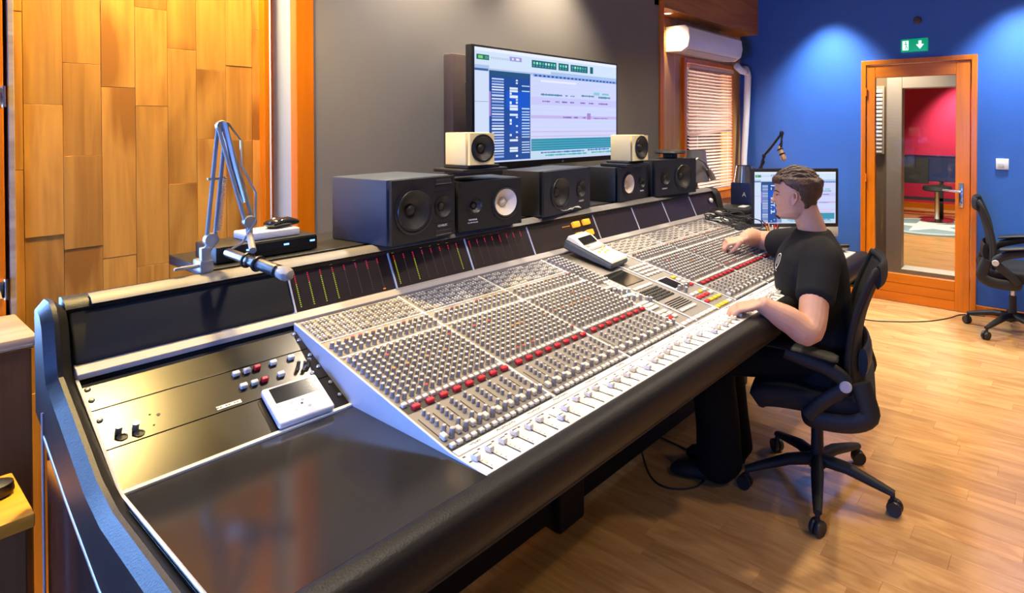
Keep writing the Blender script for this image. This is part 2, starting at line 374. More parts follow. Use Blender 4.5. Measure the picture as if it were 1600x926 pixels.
# timber wall: staggered boards
wt = struct(MB().bb(.33, 1.02, YT + .018, YT + .1, 0, 2.8).build('wall_timber', 'brownwood', smooth=0), 'wall of staggered golden timber boards')
cols = [(.343, .366, [1.84]), (.366, .453, [1.566, 1.165]), (.453, .545, [1.697, 1.407, 1.116]), (.545, .632, [1.627, 1.072]), (.632, .721, [1.568, 1.029]),
        (.721, .806, [1.769]), (.806, .899, [1.703, 1.453]), (.899, .987, [1.724, 1.447]), (.987, 1.017, [1.447])]
for x0, x1, zs in cols:
    zz = sorted(zs); zz = [0, max(.0, zz[0] - .47)] + zz if zz[0] > .6 else [0] + zz
    while zz[-1] < 2.75: zz.append(min(2.8, zz[-1] + rng.choice([.33, .42, .5])))
    for a, e in zip(zz[:-1], zz[1:]):
        if e - a < .02: continue
        d = rng.uniform(0, .003)
        MB().box((0, 0, 0), (x1 - x0 - .0008, .018, e - a - .0008)).build('board', 'timber', wt, 0, ((x0 + x1) / 2, YT + .010 - d, (a + e) / 2), bevel=.0008)
# orange door at the left edge
d2 = struct(MB().bb(.262, .322, 2.47, 2.56, 0, 2.8).bb(-1.16, -1.10, 2.47, 2.56, 0, 2.8).bb(-1.10, .262, 2.47, 2.56, .84, .90).bb(-1.10, .262, 2.47, 2.56, 2.42, 2.48).build('window_2', 'orange', smooth=0, bevel=.003), 'orange wooden casement window at the left edge')
MB().bb(-1.10, .262, 2.60, 2.606, .90, 2.42).build('pane', 'glass', d2, 0)
for i in range(27): MB().box((-.42, 2.53, .94 + i * .056), (1.34, .045, .002), RX(12)).build('slat', 'white', d2, 0)
struct(MB().bb(.331, .344, 2.468, 2.52, 0, 2.8).build('trim_4', 'palewood', smooth=0, bevel=.002))
for z in (1.03, 1.585):
    MB().rbox((.309, 2.462, z), (.02, .02, .05), .004).cyl((.320, 2.458, z - .03), (.320, 2.458, z + .03), .005, n=10).build('hinge', 'chrome', d2)
# recess with window at the right of the grey wall
wr = struct(MB().bb(3.75, 4.34, YR, YR + .1, 0, 2.8).bb(5.27, 5.5, YR, YR + .1, 0, 2.8).bb(4.34, 5.27, YR, YR + .1, 2.08, 2.8).bb(4.34, 5.27, YR, YR + .1, 0, .82)
       .build('wall_recess', 'panelwood', smooth=0), 'pale wooden wall of the window recess')
struct(MB().bb(3.70, 3.752, YG - .015, YR, 0, 2.8).build('trim_5', 'orange', smooth=0, bevel=.003), 'orange post at the right edge of the grey wall')
so = struct(MB().bb(3.64, XB, YG, YG + .02, 2.389, 2.8).bb(3.75, XB, YG + .02, YR, 2.389, 2.41).build('trim_6', 'orangeX', smooth=0, bevel=.002), 'wooden soffit over the window recess')
win = struct(MB().bb(4.34, 4.38, YR - .03, YR + .1, .82, 2.08).bb(5.22, 5.27, YR - .03, YR + .1, .82, 2.08).bb(4.38, 5.22, YR - .03, YR + .1, 2.04, 2.08)
      .bb(4.38, 5.22, YR - .03, YR + .1, .82, .90).build('window_1', 'orange', smooth=0, bevel=.003), 'wooden window with a slatted blind')
MB().bb(4.38, 5.22, YR + .06, YR + .066, .90, 2.04).build('pane', 'glass', win, 0)
bl = thing('venetian_blind', 'wooden slatted venetian blind half raised in the recess window', 'blind', (4.80, 2.583, .93))
MB().rbox((0, 0, 1.085), (.83, .04, .035), .004).build('head_rail', 'slatwood', bl)
nsl = 37
for i in range(nsl):
    z = 1.06 - i * .0285
    a = 52 if i < 19 else 28
    s_ = MB().prism([(-.0155, -.001), (0, .0015), (.0155, -.001), (.0155, .0008), (0, .0033), (-.0155, .0008)], -.405, .405, 'x').build('slat', 'slatwood', bl, 30, (0, 0, z))
    s_.rotation_euler = (R(a), R(rng.uniform(-.25, .25)), 0)
    if i == 19: s_.rotation_euler = (R(70), R(-2.2), 0)
MB().rbox((0, 0, .005), (.82, .03, .018), .004).build('bottom_rail', 'slatwood', bl)
for xx in (-.28, .29): MB().cyl((xx, -.017, .01), (xx, -.017, 1.07), .0012, n=6).build('cord', 'white', bl)
# blue wall with the doorway
wb = MB(); wb.bb(XB, XB + .13, 1.45, 2.75, 0, 2.8); wb.bb(XB, XB + .13, -3.2, .565, 0, 2.8); wb.bb(XB, XB + .13, .565, 1.45, 2.07, 2.8)
struct(wb.build('wall_right', 'blue_wall', smooth=0), 'deep blue painted wall with a glazed door')
struct(MB().bb(XB - .018, XB, 1.45, 2.62, 0, .075).build('baseboard_right', 'orangeH', smooth=0, bevel=.003))
struct(MB().bb(XB - .018, XB, -3.2, .565, 0, .075).build('baseboard_near', 'orangeH', smooth=0, bevel=.003))
dr = struct(MB().bb(XB - .03, XB + .13, .565, .605, 0, 2.07).bb(XB - .03, XB + .13, 1.41, 1.45, 0, 2.07).bb(XB - .03, XB + .13, .605, 1.41, 2.03, 2.07)
      .build('door_1', 'orange', smooth=0, bevel=.003), 'orange wooden door with a tall glass pane')
lf = MB().bb(XB - .02, XB + .03, .612, .715, .005, 2.025).bb(XB - .02, XB + .03, 1.335, 1.403, .005, 2.025)
lf.build('door_stile', 'orange', dr, 0, bevel=.003)
lr = MB().bb(XB - .02, XB + .03, .715, 1.335, 1.918, 2.025); lr.build('top_rail', 'orangeH', dr, 0, bevel=.003)
for k in range(3):
    MB().bb(XB - .018 - .001 * k, XB + .03, .715, 1.335, .005 + k * .080, .083 + k * .080).build('bottom_board', 'orangeH', dr, 0, bevel=.003)
MB().bb(XB - .002, XB + .006, .715, 1.335, .245, 1.918).build('pane', 'glass', dr, 0)
hd = MB().rbox((XB - .025, .672, .945), (.010, .036, .20), .004).build('door_handle', 'steel', dr)
MB().cyl((XB - .03, .672, .975), (XB - .065, .672, .975), .010).tube([(XB - .065, .672, .975), (XB - .068, .70, .978), (XB - .066, .80, .985)], [.010, .010, .008], 10).build('lever', 'steel', hd)
MB().cyl((XB - .028, .672, .885), (XB - .036, .672, .885), .009).build('lock', 'steel', hd)
for z in (.30, 1.05, 1.80): MB().cyl((XB - .030, 1.405, z - .035), (XB - .030, 1.405, z + .035), .006, n=10).build('hinge', 'orange', dr)
# remaining walls: window in the left wall, wall behind the viewer, wall behind the timber
wl = MB(); wl.bb(-2.1, -2.0, -3.2, .10, 0, 2.8); wl.bb(-2.1, -2.0, 1.50, 2.75, 0, 2.8); wl.bb(-2.1, -2.0, .10, 1.50, 0, .70); wl.bb(-2.1, -2.0, .10, 1.50, 1.60, 2.8)
struct(wl.build('wall_left', 'wall_paint', smooth=0))
w4 = struct(MB().bb(-2.1, -1.99, .10, .15, .70, 1.60).bb(-2.1, -1.99, 1.45, 1.50, .70, 1.60).bb(-2.1, -1.99, .15, 1.45, .70, .75).bb(-2.1, -1.99, .15, 1.45, 1.55, 1.60).build('window_4', 'orange', smooth=0))
MB().bb(-2.06, -2.054, .15, 1.45, .75, 1.55).build('pane', 'glass', w4, 0)
struct(MB().bb(-2.1, 5.6, -3.3, -3.2, 0, 2.8).build('wall_back', 'wall_paint', smooth=0))
struct(MB().bb(-2.1, -1.10, 2.56, 2.62, 0, 2.8).bb(.262, .34, 2.56, 2.62, 0, 2.8).bb(-1.10, .262, 2.56, 2.62, 0, .90).bb(-1.10, .262, 2.56, 2.62, 2.42, 2.8).build('wall_behind', 'wall_paint', smooth=0))
# ---------------------------------------------------------------- lobby and booth beyond the door
struct(MB().bb(XB + .13, 12.3, -1.5, 4.2, -.05, -.001).build('floor_booth', 'floor', smooth=0))
struct(MB().bb(XB + .13, 12.3, -1.5, 4.2, 2.6, 2.7).build('ceiling_booth', 'ceiling', smooth=0))
struct(MB().bb(12.0, 12.1, -1.5, 4.2, 0, 2.6).build('wall_booth', 'magenta', smooth=0), 'magenta wall of the room beyond the door')
struct(MB().bb(11.97, 12.0, -1.5, 4.2, 0, .10).build('baseboard_booth', 'orangeH', smooth=0))
struct(MB().bb(XB + .13, 12.0, 4.1, 4.2, 0, 2.6).build('wall_booth_left', 'wall_paint', smooth=0))
struct(MB().bb(XB + .13, 12.0, -1.5, -1.4, 0, 2.6).build('wall_booth_right', 'wall_paint', smooth=0))
d3 = struct(MB().bb(6.33, 6.45, 1.298, 1.44, 0, 2.02).bb(6.33, 6.45, .55, .70, 0, 2.02).bb(6.33, 6.45, .70, 1.298, 1.87, 2.02).bb(6.30, 6.50, .70, 1.298, 0, .10)
      .build('door_3', 'frame', smooth=0, bevel=.006), 'grey door frame of the inner doorway')
struct(MB().bb(6.36, 6.44, 1.44, 4.1, 0, 2.6).bb(6.36, 6.44, -1.4, .55, 0, 2.6).bb(6.36, 6.44, .55, 1.44, 2.02, 2.6).build('wall_lobby', 'wall_paint', smooth=0))
w3 = struct(MB().bb(6.325, 6.36, 1.46, 1.80, 1.22, 1.90).build('window_3', 'frame', smooth=0, bevel=.004), 'small pale blind seen through the door glass')  # built as an object where the glass only mirrors the side window's blind
for i in range(16): MB().box((6.318, 1.63, 1.25 + i * .04), (.004, .30, .030), RY(18)).build('slat', 'white', w3, 0)
t = thing('rug', 'round blue grey rug with a white star beyond the door', 'rug', (9.8, 1.62, 0))
MB().lathe([(.80, 0), (.80, .012), (.78, .014)], 40).build('pile', 'rug', t)
st = []
for k in range(10):
    q = R(36 * k + 20); rr = .62 if k % 2 == 0 else .25; st.append((rr * math.cos(q), rr * math.sin(q)))
MB().prism(st, .013, .017, 'z').build('star', 'rugstar', t, 0)
MB().lathe([(.70, .0145), (.70, .0165), (.73, .0165), (.73, .0145)], 40, cap0=False, cap1=False).build('ring', 'rugstar', t)
t = thing('covered_table', 'dark covered table on black legs beyond the glass door', 'table', (11.1, 1.62, 0))
MB().rbox((0, .0, .80), (.7, 1.6, .40), .03).build('cover', 'navy', t)
MB().rbox((-.37, .48, .77), (.03, .62, .42), .01).build('front_panel', 'blackmat', t)
for y in (-.55, .0, .6): MB().bb(-.3, -.24, y - .03, y + .03, 0, .62).build('leg', 'black', t)
MB().bb(-.3, -.26, -.55, .6, .28, .33).build('stretcher', 'black', t, 0)
t = thing('pedestal_stool', 'chrome based stool in front of the dark table beyond the glass', 'stool', (10.3, 1.60, .0175))
MB().lathe([(.24, 0), (.24, .015), (.05, .04)], 24).build('base', 'chrome', t)
MB().cyl((0, 0, .03), (0, 0, .48), .035).build('column', 'chrome', t)
MB().lathe([(.19, .48), (.21, .50), (.20, .55), (.15, .56)], 24).build('seat', 'blackmat', t)
light('SPOT', 'booth_spot', (11.2, 1.35, 2.55), 300, (1, .9, .85), (0, R(-30), 0), spot_size=R(80), spot_blend=.8, shadow_soft_size=.06)
light('SPOT', 'booth_spot', (8.6, 1.3, 2.55), 650, NEUT, spot_size=R(130), spot_blend=.6, shadow_soft_size=.1)
light('SPOT', 'lobby_spot', (5.95, 1.5, 2.55), 110, WARM, spot_size=R(130), spot_blend=.6, shadow_soft_size=.1)
# ---------------------------------------------------------------- wall mounted things
t = thing('exit_sign', 'green lit exit sign with running figure and down arrow above the door', 'sign', (XB - .004, 1.025, 2.177))
MB().rbox((-.012, 0, 0), (.03, .206, .108), .004).build('housing', 'green', t)
s1 = MB(); e = -.0285
s1.box((e, .066, .0), (.003, .046, .078)); s1.build('door_mark', 'signwhite', t, 0)
fg = MB(); e2 = -.0305
fg.lathe([(.0065, 0), (.0065, .002)], 10, TR(e2, .064, .026) @ RY(-90))
for a, b_ in [((.064, .018), (.060, -.006)), ((.060, -.006), (.070, -.030)), ((.060, -.006), (.049, -.020)), ((.049, -.020), (.050, -.034)), ((.063, .014), (.050, .004)), ((.064, .014), (.077, .006))]:
    fg.tube([(e2, a[0], a[1]), (e2, b_[0], b_[1])], .003, 6)
fg.build('running_figure', 'green', t)
MB().prism([(-.045, -.034), (-.075, .004), (-.056, .004), (-.056, .034), (-.034, .034), (-.034, .004), (-.015, .004)], e - .001, e + .001, 'x').build('arrow', 'signwhite', t, 0)
t = thing('smoke_detector', 'small round detector high on the blue wall', 'detector', (XB - .002, 1.005, 2.385))
MB().lathe([(.032, 0), (.032, .012), (.022, .022), (.008, .024)], 20, RY(-90)).build('housing', 'brownpad', t)
MB().lathe([(.006, .024), (.006, .027)], 12, RY(-90)).build('sensor', 'black', t)
t = thing('light_switch', 'square white light switch on the blue wall', 'switch', (XB - .002, .395, 1.205))
MB().rbox((-.005, 0, 0), (.010, .085, .085), .003).build('plate', 'white', t)
MB().rbox((-.012, .006, -.008), (.006, .042, .036), .002).build('rocker', 'capgrey', t)
t = thing('air_conditioner', 'white wall mounted air conditioner above the blind', 'air conditioner', (4.57, 2.50, 2.10))
MB().prism([(.12, .0), (.12, .205), (-.06, .205), (-.095, .18), (-.105, .10), (-.09, .03), (-.03, -.005)], -.48, .48, 'x').build('housing', 'white', t, 40, bevel=.004)
MB().box((0, -.045, .004), (.86, .05, .008), RX(-22)).build('louvre', 'capgrey', t)
for k in range(4): MB().bb(-.44, .44, -.040 + k * .03, -.030 + k * .03, .205, .209).build('grille_bar', 'capgrey', t, 0)
t = thing('duct_pipe', 'white duct running from the air conditioner down the corner', 'pipe', (5.36, 2.53, .9))
MB().tube([(-.18, -.01, 1.17), (-.08, -.02, 1.13), (.02, -.02, 1.13), (.05, -.02, 1.09), (.03, -.015, .7), (-.01, -.01, .3), (-.02, -.01, -.1)], [.032, .034, .036, .034, .030, .028, .026], 12).build('duct', 'white', t)
MB().lathe([(.042, -.02), (.044, 0), (.042, .02)], 16, TR(-.02, -.02, 1.14) @ RY(90)).build('collar', 'capgrey', t)
# ------------------------------------------------------------------ the mixing console
KS = (.966 - .832) / (1.668 - 1.006); CA = math.degrees(math.atan(KS)); CS, SS = math.cos(R(CA)), math.sin(R(CA))
ORG = (1.78, 1.35, 0)
con = thing('mixing_console', 'long black mixing console covered in knobs, faders and red buttons', 'mixing console', ORG)
def C(): return MB(ORG)
SLOPE = RX(CA)
def sp(x, s, h=0):        # a point of the sloping channel surface: x, distance up the slope, height off it
    return (x, 1.006 + s * CS - h * SS, .832 + s * SS + h * CS)
XL, XR, X0 = .322, 3.285, .762
# under-body
C().bb(.32, 3.26, .93, 1.80, .70, .775).build('chassis_pan', 'chassis', con, 0)
C().prism([(1.68, .775), (1.685, .955), (1.71, .98), (1.775, 1.09), (1.80, 1.09), (1.80, .775)], .30, 3.27, 'x').build('bridge_body', 'chassis', con, 0)
for a, b in ((.34, .46), (1.60, 1.74), (3.08, 3.20)):
    C().bb(a, b, 1.48, 1.80, .0, .72).build('pedestal', 'chassis', con, 0, bevel=.01)
C().bb(.46, 3.08, 1.52, 1.56, .04, .70).build('back_panel', 'blackmat', con, 0)
C().bb(.27, .345, 1.15, 1.78, .30, .36).build('end_foot', 'chassis', con, 0, bevel=.01)
# leather bolsters
prof = [(.893, .826), (.884, .832), (.868, .833), (.850, .829), (.838, .820), (.832, .806), (.829, .775), (.831, .750), (.842, .741), (.893, .738)]
C().prism(prof, .279, 3.31, 'x').build('front_bolster', 'leather', con, 60)
C().bb(.30, 3.27, .856, .90, .716, .738).build('front_apron', 'blackmat', con, 0, bevel=.006)
ch = [(.87, .64), (.87, .828), (1.0, .838), (1.30, .842), (1.40, .862), (1.60, .945), (1.680, .978), (1.690, 1.00), (1.712, 1.085), (1.735, 1.112), (1.765, 1.122), (1.81, 1.12), (1.81, .87), (1.72, .84), (1.55, .777), (1.314, .704), (1.0, .64)]
def cheek(x0, x1, name):
    bm = bmesh.new()
    vs = [bm.verts.new((0, p[0], p[1])) for p in ch]; f = bm.faces.new(vs)
    r = bmesh.ops.extrude_face_region(bm, geom=[f]); nv = [v for v in r['geom'] if isinstance(v, bmesh.types.BMVert)]
    for v in nv: v.co.x = x1 - x0
    bm.normal_update()
    ed = [e for e in bm.edges if abs(e.verts[0].co.x - e.verts[1].co.x) < 1e-6 and (e.verts[0].co.y + e.verts[1].co.y) / 2 < 1.83]
    bmesh.ops.bevel(bm, geom=ed, offset=.017, segments=1, affect='EDGES', profile=.5)
    bm.verts.index_update()
    mb = C(); mb.add([v.co.copy() for v in bm.verts], [[v.index for v in f.verts] for f in bm.faces], TR(x0, 0, 0)); bm.free()
    return mb.build(name, 'leather', con, 38, bevel=.003)
cheek(.276, .318, 'left_cheek'); cheek(3.262, 3.315, 'right_cheek')
C().prism([(.95, .10), (.95, .66), (1.314, .72), (1.55, .79), (1.79, .86), (1.79, .0), (1.60, .0), (1.58, .10)], .292, .315, 'x').build('end_panel', 'desk', con, 0, bevel=.004)
C().tube([(.277, .88, .650), (.277, 1.0, .652), (.277, 1.314, .716), (.277, 1.55, .789), (.277, 1.72, .852)], .003, 8).build('end_trim', 'alum', con)
C().tube([(.275, 1.72, .0), (.275, 1.72, .90)], .0025, 8).build('end_tube', 'knob', con)
# top rim of the meter bridge: padded leather
C().prism([(1.755, 1.088), (1.748, 1.10), (1.758, 1.113), (1.79, 1.121), (1.81, 1.118), (1.81, 1.09)], .318, 3.262, 'x').build('bridge_rim', 'leather', con, 50)
C().prism([(1.742, 1.104), (1.755, 1.116), (1.775, 1.1215), (1.775, 1.1235), (1.752, 1.118), (1.739, 1.106)], .36, 3.24, 'x').build('rim_trim', 'rimtrim', con, 50)
# bridge face: a dark padded panel, then the meter windows with pale dividers
def face(y): return .985 + (y - 1.708) / .054 * .107
MT = math.degrees(math.atan2(.107, .054)); ML = math.hypot(.054, .107)
def mp(x, q, h=0):        # point of the meter face
    c, s = math.cos(R(MT)), math.sin(R(MT)); return (x, 1.708 + q * ML * c - h * s, .985 + q * ML * s + h * c)
MROT = RX(MT)
def mbox(mb, x0, x1, q0, q1, h0, h1, mi=None, col=None):
    mb.box(mp((x0 + x1) / 2, (q0 + q1) / 2, (h0 + h1) / 2), (x1 - x0, (q1 - q0) * ML, h1 - h0), MROT, mi, col)
mb = C(); mb.rbox(mp(.548, .5, .004), (.45, ML * .96, .012), .006, 3, MROT); mb.build('blank_panel', 'blackmat', con)
MX = [.777, 1.085, 1.388, 1.697, 2.114, 2.42, 2.70, 2.985, 3.26]
rg = random.Random(11)
for i in range(8):
    a, b = MX[i], MX[i + 1]
    mb = C(); mbox(mb, a + .002, b - .002, .0, 1.0, 0, .005); mw = mb.build('meter_window', 'meter', con, 0)
    mb = C(); mbox(mb, a - .0022, a + .0022, -.04, 1.02, 0, .009); mb.build('meter_divider', 'plate', con, 0)
    if i == 3:
        for (cx_, q) in ((1.98, .72), (2.05, .74), (1.98, .30), (2.05, .32)):
            mb = C(); mb.rbox(mp(cx_, q, .012), (.044, .026, .016), .004, 2, MROT); mb.build('lamp_button', 'btnamber', mw)
        mb = C()
        for k in range(5): mbox(mb, 1.90 + k * .010, 1.904 + k * .010, .71, .735, .005, .007, 0, (1, .35, .03))
        mb.build('led_row', 'led', mw, 0)
        continue
    n = 8
    for k in range(n):
        xk = a + .018 + k * (b - a - .022) / n
        top = rg.choice([3, 3, 4, 5]); lit = (i < 2 and rg.random() < .45) or (i == 0 and k in (0, 1, 2, 3))
        mb = C()
        for r_ in range(17):
            q = .86 - r_ * .048
            if r_ < top: col = (.65, .015, .06) if i < 3 else (.16, .012, .02)
            else: col = (.38, .48, .02) if lit else (.045, .04, .035)
            if i >= 3: col = tuple(c * .6 for c in col)
            mbox(mb, xk - .0014, xk + .0014, q, q + .020, .0048, .0062, 0, col)
        if rg.random() < .5: mbox(mb, xk - .005, xk + .003, .95, .975, .0048, .0062, 0, (.40, .50, .02) if i < 2 else (.2, .2, .12))
        if i == 0 and k == 7: mbox(mb, xk - .004, xk + .004, .05, .08, .0048, .0062, 0, (1, .18, .02))
        mb.build('led_column', 'led', mw, 0)
# pale rail along the foot of the meters
C().prism([(1.676, .962), (1.676, .974), (1.690, .984), (1.712, .988), (1.712, .962)], .322, 3.262, 'x').build('meter_rail', 'rail', con, 0, bevel=.0015)
# ---------------- left desk and blank panels
C().prism([(.89, .80), (.89, .8285), (1.374, .8285), (1.374, .80)], .318, .757, 'x').build('desk_top', 'desk', con, 0)
C().bb(.318, .757, 1.374, 1.388, .80, .833).build('desk_strip', 'plate', con, 0, bevel=.001)
PA = math.degrees(math.atan2(.955 - .830, 1.676 - 1.388)); PROT = RX(PA)
def pp(x, t, h=0):
    c, s = math.cos(R(PA)), math.sin(R(PA)); y = 1.388 + t * .288; z = .830 + t * .125
    return (x, y - h * s, z + h * c)
PLn = math.hypot(.288, .125)
for a, b in ((0, .343), (.347, .708), (.712, .95)):
    mb = C(); mb.box(pp(.5395, (a + b) / 2, -.002), (.437, (b - a) * PLn - .001, .006), PROT); mb.build('blank_plate', 'panel', con, 0, bevel=.0008)
C().prism([(1.388, .79), (1.388, .826), (1.676, .951), (1.676, .79)], .318, .757, 'x').build('panel_base', 'slot', con, 0)
C().tube([(.322, .885, .832), (.322, 1.37, .832), (.322, 1.39, .836), (.322, 1.68, .962)], .003, 6).build('inner_trim', 'plate', con)
for (x_, t_) in ((.333, .92), (.333, .81), (.333, .61), (.749, .92), (.749, .83), (.749, .626), (.749, .473), (.728, .426), (.749, .27), (.749, .116)):
    mb = C(); mb.lathe([(.0055, 0), (.0055, .0015), (.004, .004), (.0015, .0045)], 12, TR(*pp(x_, t_, .001)) @ PROT); mb.build('screw', 'chrome', con)
bt = C().rbox((0, 0, 0), (.017, .013, .010), .002, 1)
for (x_, t_, m) in ((.582, .65, 'btnwhite'), (.605, .65, 'btnwhite'), (.627, .65, 'btnred'), (.664, .65, 'btnwhite'), (.706, .65, 'btnwhite'),
                    (.582, .505, 'btnwhite'), (.605, .505, 'btnwhite'), (.627, .505, 'btnred'), (.664, .505, 'btnwhite')):
    mb = C(); mb.rbox(pp(x_, t_, .006), (.015, .012, .011), .002, 1, PROT); mb.build('push_button', m, con)
for (x_, t_) in ((.705, .52), (.718, .50), (.731, .52)):
    mb = C(); mb.tube([pp(x_, t_, 0), pp(x_, t_, .006), pp(x_ + .001, t_ + .01, .020)], [.006, .0045, .0045], 10); mb.build('toggle_switch', 'chrome', con)
for (x_, t_) in ((.352, .46), (.378, .445)):
    mb = C(); mb.lathe([(.009, 0), (.009, .002), (.0065, .002), (.0065, .0005)], 16, TR(*pp(x_ + .003, t_ - .05, .001)) @ PROT); j = mb.build('jack_socket', 'slot', con)
    mb = C(); mb.tube([pp(x_, t_, 0), pp(x_, t_, .017)], .006, 10); mb.build('metal_post', 'alum', con)
for (x_, t_, r_) in ((.421, .504, .0035), (.408, .528, .002), (.407, .425, .002)):
    mb = C(); mb.lathe([(r_, 0), (r_, .0008)], 12, TR(*pp(x_, t_, .001)) @ PROT); mb.build('screw_hole', 'slot', con)
mb = C(); mb.box(pp(.540, .385, .0015), (.048, .010, .001), PROT); lp = mb.build('label_plate', 'plate', con, 0)
mb = C()
for k in range(9):
    if k % 3 != 2: mb.box(pp(.518 + k * .0055, .385, .0022), (.004, .0028, .0005), PROT)
mb.build('label_print', 'printdark', lp, 0)
# ---------------- side plate of the channel block
pl = [(.893, .80), (.893, .828), (1.006, .836), (1.67, .970), (1.67, .80)]
C().prism(pl, .757, .762, 'x').build('side_plate', 'plate', con, 0, bevel=.001)
C().prism([(.893, .70), (.893, .825), (1.006, .826), (1.675, .960), (1.675, .70)], .762, 2.99, 'x').build('channel_chassis', 'chassis', con, 0)
# ---------------- channel buckets
CP = .0376
def knob_mb(r=.0056, h=.014, cap=1):
    mb = MB()
    mb.lathe([(r * 1.18, 0), (r * 1.12, .003), (r, .0035), (r * .86, h)], 9, None, 0, False, True)
    mb.lathe([(r * .80, h), (r * .62, h + .0012)], 9, None, cap, False, True)
    return mb
CAPS = ['knob', 'knobcap', 'knoborange', 'knobred', 'btnwhite']
KN = {c: knob_mb(cap=c) for c in (1, 2, 3)}
KNS = knob_mb(.0044, .011); KNB = knob_mb(.0072, .019)
KME = {c: KN[c].mesh('knob', CAPS) for c in KN}; KMS = KNS.mesh('knob', CAPS); KMB = KNB.mesh('knob', CAPS)
BTW = MB().rbox((0, 0, .004), (.0125, .0115, .009), .0016, 1); BTm = BTW.mesh('button', 'btnwhite')
BTR = MB().rbox((0, 0, .0048), (.0195, .0130, .0105), .002, 1); BRm = BTR.mesh('cut_button', 'btnred')
def knob_spots(rnd):
    """(kind, cap, dx, s) of the knobs of one channel"""
    out = []
    for s_ in (.138, .122, .106, .090): out.append(('s', 1, .0265, s_))
    out.append(('n', 1, .0265, .066)); out.append(('b', 1, .028, .042))
    for i in range(11):
        for dx in (.0100, .0275):
            c = 1
            if i == 5 and rnd.random() < .35: c = 2
            if i in (0, 8) and rnd.random() < .12: c = 3
            out.append(('n', c, dx, .215 + i * .0208))
    for i in range(3):
        for dx in (.0100, .0275): out.append(('n', 2 if (i == 2 and dx < .02 and rnd.random() < .5) else (3 if (i == 2 and rnd.random() < .25) else 1), dx, .468 + i * .0208))
    return out
def bucket(x0, w, first, seed):
    rnd = random.Random(seed)
    mb = C(); mb.box(sp(x0 + w / 2, .338, -.002), (w - .0012, .676, .008), SLOPE); bk = mb.build('channel_bucket', 'chpanel', con, 0)
    mb = C(); mb.box(sp(x0 + w - .003, .338, .0035), (.0055, .676, .005), SLOPE)
    mb.box(sp(x0 + w / 2, .545, .0026), (w, .0035, .002), SLOPE); mb.box(sp(x0 + w / 2, .452, .0026), (w, .002, .0015), SLOPE)
    mb.build('divider_strip', 'whitepanel', bk, 0)
    rest = C(); sl = C(); bs = C()
    cp = (w - .009) / 8
    for c in range(8):
        cx0 = x0 + .0025 + c * cp
        for kind, cap, dx, s_ in knob_spots(rnd):
            p = Vector(sp(cx0 + dx * cp / CP, s_, .002))
            if first and not (c == 7 and kind == 's'):
                link('knob', KME[cap] if kind == 'n' else KMS if kind == 's' else KMB, bk, p - Vector(ORG), (R(CA), 0, rnd.uniform(0, .6)))
            else:
                src = KN[cap] if kind == 'n' else KNS if kind == 's' else KNB
                b0 = len(rest.v); T = TR(*p) @ SLOPE
                rest.add([Vector(v) for v in src.v], src.f, T); rest.m[-len(src.f):] = src.m
        # slot and small fader cap
        sl.box(sp(cx0 + .0075, .088, .0022), (.0022, .085, .001), SLOPE)
        rest.rbox(sp(cx0 + .011, .045, .008), (.012, .018, .012), .002, 1, SLOPE, mi=4)
        sl.box(sp(cx0 + cp / 2, .0125, .0022), (cp - .001, .020, .001), SLOPE)
        sl.box(sp(cx0 + cp / 2, .176, .0022), (cp - .003, .036, .001), SLOPE)
        # buttons
        for dx in (.0100, .0272):
            for s_ in (.0125, .189):
                p = sp(cx0 + dx, s_, .002)
                if x0 < 1.6: link('button', BTm, bk, Vector(p) - Vector(ORG), (R(CA), 0, 0))
                else: rest.rbox(sp(cx0 + dx, s_, .006), (.0125, .0115, .009), .0016, 1, SLOPE, mi=4)
        link('cut_button', BRm, bk, Vector(sp(cx0 + .0265, .168, .002)) - Vector(ORG), (R(CA), 0, 0))
        # rows of small switches high on the strip
        for r_ in range(11):
            for q in range(3):
                bs.box(sp(cx0 + .0075 + q * .0108, .556 + r_ * .0106, .0045), (.0058, .0048, .007), SLOPE, 1 if (r_ * 7 + q * 3 + c) % 3 == 0 else 0)
        for q in range(3): bs.box(sp(cx0 + .0075 + q * .0108, .4435, .004), (.007, .005, .006), SLOPE, 0)
    if rest.v: o = rest.build('controls', CAPS, bk); o['kind'] = 'stuff'
    o = bs.build('small_switches', ['btnwhite', 'knob'], bk, 0); o['kind'] = 'stuff'
    sl.build('slots', 'slot', bk, 0)['kind'] = 'stuff'
    return bk
for i in range(3): bucket(X0 + .313 * i if i else X0 + .0, .308, i == 0, 20 + i)
for i in range(3): bucket(2.078 + .305 * i, .303, False, 30 + i)
# ---------------- fader strip
fs = C(); fs.prism([(.893, .80), (.893, .8285), (.990, .8315), (.990, .80)], .762, 2.99, 'x'); fp = fs.build('fader_panel', 'whitepanel', con, 0)
C().prism([(.984, .80), (.984, .834), (1.004, .8365), (1.004, .80)], .764, 2.99, 'x').build('scribble_strip', 'white', con, 0, bevel=.0008)
def fz(y): return .8285 + (y - .893) / .097 * .003
FC = MB(); FC.rbox((0, 0, .007), (.0125, .021, .012), .003, 2); FC.box((0, 0, .0134), (.0126, .0016, .0008), None, 1)
FCm = FC.mesh('fader_cap', ['btnwhite', 'slot'])
slt = C(); dots = C(); rg = random.Random(5)
fx = [(X0 + .313 * i + .0025 + c * .0374 + .014) for i in range(3) for c in range(8)] + [1.72 + .04 * k for k in range(8)] + [2.078 + .305 * i + .0025 + c * .0367 + .014 for i in range(3) for c in range(8)]
